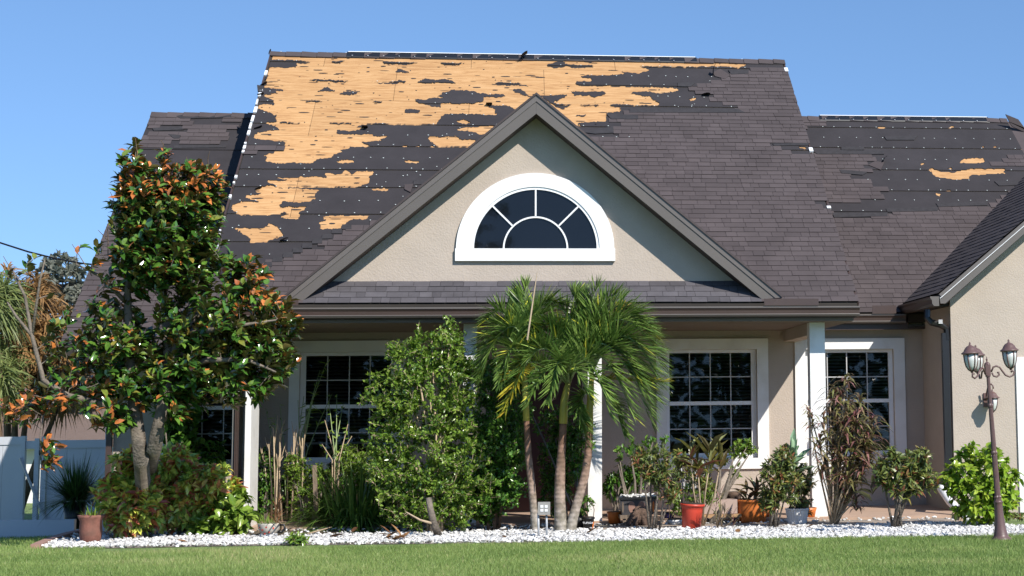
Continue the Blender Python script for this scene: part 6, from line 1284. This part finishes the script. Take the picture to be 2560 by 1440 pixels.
MB().box(cx0+.05, cx1-.05, yy-.25, yy+.13, .42, .5).build('seat_cushion', [SF], ch)
MB().box(cx0+.04, cx1-.04, yy-.24, yy+.2, .39, .418).build('seat', [MT['black']], ch)
for a in (cx0+.06, cx1-.06):
    for b_ in (yy-.22, yy+.18): MB().tube([(a, b_, .04), (a, b_, .4)], .014, 6).build('leg', [MT['black']], ch)
    MB().tube([(a, yy+.2, .62), (a, yy-.2, .62), (a, yy-.22, .4)], .014, 6).build('armrest', [MT['black']], ch, True)

# ---- lantern heads
def lantern(name, parent, c, k, q=None, ribs=6):
    """c: underside of the glass; total height ~74 px of scale k px/m"""
    q = q or Matrix.Identity(3); o = MB().lathe(c, [(.004, 44/k), (20/k, 43/k), (24.5/k, 45/k), (24/k, 47/k), (18/k, 51/k), (15/k, 57/k), (10/k, 63/k), (4/k, 66/k), (2.2/k, 69/k), (2.8/k, 71/k), (1/k, 75/k)], 24, 0, q).build(name, [MT['lamp']], parent, True)
    MB().lathe(c, [(3/k, 1.5/k), (8/k, 5/k), (13/k, 13/k), (16/k, 26/k), (17/k, 42.5/k)], 24, 0, q).build('lamp_glass', [MT['lglass']], o, True)
    for i in range(ribs):
        a = 6.2832*i/ribs+.35; MB().tube([Vector(c)+q @ Vector((math.cos(a)*r/k, math.sin(a)*r/k, z/k)) for r, z in ((3, 0), (9, 4.5), (14, 13), (17, 26), (18.2, 43))], .0075, 6).build('lantern_rib', [MT['lamp']], o, True)
    MB().lathe(c, [(1.5/k, -5/k), (4/k, -3/k), (3/k, 0), (5/k, 2/k)], 12, 0, q).build('lantern_foot', [MT['lamp']], o, True)
    return o
# lamp post, leaning to the left
lg = gnd(2503, 1351); k = PM(lg.y); Yp = lg.y
lp = thing('lamp_post', lg, 'leaning bronze garden lamp post with three frosted lanterns at the lawn edge', 'lamp post')
top = at(2470, 938, Yp); axis_ = (top-lg); H = axis_.length; q = axis_.to_track_quat('Z', 'Y').to_matrix()
MB().lathe(lg, [(26/k, -.02), (26/k, 5/k), (20/k, 9/k), (18/k, 14/k), (14/k, 34/k), (11.5/k, 62/k), (10/k, 90/k), (10.5/k, 94/k), (12/k, 97/k), (9/k, 101/k)], 20, 0, q).build('post_base', [MT['lamp']], lp, True)
MB().lathe(lg, [(9/k, 100/k), (8.6/k, 106/k), (9.6/k, 109/k), (7.4/k, 113/k), (6.6/k, 215/k), (6.2/k, 216/k), (8/k, 219/k), (8/k, 222/k), (6.2/k, 226/k), (5.2/k, 335/k), (6.6/k, 338/k), (6.6/k, 342/k), (4.8/k, 346/k), (4.3/k, H-.02), (6.5/k, H-.015), (6.5/k, H+.005), (4.5/k, H+.012)], 32, 0, q, .05).build('pole', [MT['lamp']], lp)
hb = MB(); c = top
def qb(x, y, z): return c+q @ Vector((x/k, y/k, z/k))
hb.hexa([qb(-6, -6, 0), qb(6, -6, 0), qb(6, 6, 0), qb(-6, 6, 0), qb(-7, -7, 27), qb(7, -7, 27), qb(7, 7, 27), qb(-7, 7, 27)]); hb.lathe(c, [(8/k, 27/k), (7/k, 31/k), (2/k, 34/k), (1.5/k, 37/k), (3/k, 40/k), (1.5/k, 43/k), (.4/k, 48/k)], 12, 0, q); hb.build('post_head', [MT['lamp']], lp)
def scroll(pts, Yf): return MB().tube([at(x, y, Yp+dy) for x, y, dy in pts], .011, 8)
scroll([(2478, 930, 0), (2483, 918, 0), (2491, 915, 0), (2499, 918, 0), (2506, 928, 0), (2514, 938, 0), (2524, 942, 0), (2533, 938, 0), (2536, 931, 0), (2532, 927, 0), (2527, 930, 0)], 0).build('scroll_arm', [MT['lamp']], lp, True)
scroll([(2480, 932, 0), (2484, 940, 0), (2492, 942, 0), (2498, 937, 0), (2497, 931, 0), (2493, 932, 0)], 0).build('scroll_arm', [MT['lamp']], lp, True)
scroll([(2463, 935, -.02), (2459, 922, -.06), (2453, 920, -.1), (2448, 928, -.14), (2444, 940, -.17), (2437, 946, -.2), (2431, 942, -.2), (2431, 934, -.2), (2436, 935, -.2)], 0).build('scroll_arm', [MT['lamp']], lp, True)
scroll([(2466, 935, .03), (2460, 925, .1), (2455, 930, .18), (2453, 945, .22), (2449, 946, .26), (2448, 936, .28)], 0).build('scroll_arm', [MT['lamp']], lp, True)
lantern('lantern', lp, at(2430, 928, Yp-.2), PM(Yp-.2), q); lantern('lantern', lp, at(2444, 931, Yp+.28), PM(Yp+.28)*1.06, q); lantern('lantern', lp, at(2527, 921, Yp), PM(Yp), q)
# wall sconce
Ys = YA-.2; k = PM(Ys); sc = thing('wall_lantern', at(2462, 1000, YA-.01), 'bronze wall lantern mounted on the garage wall behind the lamp post', 'wall lamp')
lantern('lantern', sc, at(2482, 1029, Ys), k*1.3)
MB().tube([at(2466, 1000, YA-.02), at(2466, 985, YA-.1), at(2470, 966, YA-.14), at(2478, 960, Ys+.02), at(2483, 966, Ys), at(2483, 972, Ys)], .012, 8).build('bracket_arm', [MT['lamp']], sc, True)
p_ = at(2466, 1000, YA); MB().box(p_.x-.045, p_.x+.045, YA-.025, YA-.0005, p_.z-.1, p_.z+.1).build('back_plate', [MT['lamp']], sc)

# ---- fallen leaves and sticks
LV = ['dry curled leaf at the left end of the leaf litter below the large shrub', 'upright rusty leaf in the leaf litter below the large shrub', 'broad rusty leaf in the leaf litter below the large shrub', 'dry leaf at the right end of the litter beside the sawn stub',
 'single brown leaf standing on the gravel below the wooden stake', 'brown leaf lying left of the grey outlet box', 'brown leaf lying just in front of the black nursery pot', 'brown leaf at the lawn edge below the second window', 'brown leaf on the gravel below the spotted croton', 'curled leaf on the gravel near the tall dracaena foot',
 'brown leaf on the gravel in front of the driftwood', 'brown leaf under the wide left croton', 'brown leaf in front of the arching strap leaved clump']
for i, (x, y) in enumerate(((962, 1352), (972, 1346), (985, 1355), (1005, 1352), (822, 1350), (1250, 1347), (1463, 1342), (1850, 1338), (1950, 1331), (2015, 1326), (1600, 1345), (470, 1362), (880, 1338))):
    g = gnd(x, y); a = random.random()*6.28; n_l = 3 if i < 4 else 1
    V, T = leaves(np.array([[g.x+random.uniform(-.04, .04)*(n_l > 1), g.y, .035+.01*j] for j in range(n_l)]), rng.normal(0, 1, (n_l, 3))*np.array([1, 1, .3])+np.array([0, 0, .15]), np.array([[0, 0, 1.]]*n_l)+rng.normal(0, .4, (n_l, 3)), rng.uniform(.12, .2, n_l), rng.uniform(.05, .08, n_l), OVAL, -.2)
    tag(link('fallen_leaf', np_mesh('fallen_leaf', V, T, DRY, np.repeat(rng.random(n_l), 8), True)), LV[i], 'fallen leaf', 'dry leaves fallen on the gravel')
tag(MB().tube([gnd(770, 1334, .04), gnd(800, 1326, .05), gnd(828, 1318, .06)], [.008, .012, .006], 6).build('fallen_stick', [MT['pale']]), 'pale broken stick lying on the gravel before the wooden stake', 'stick')
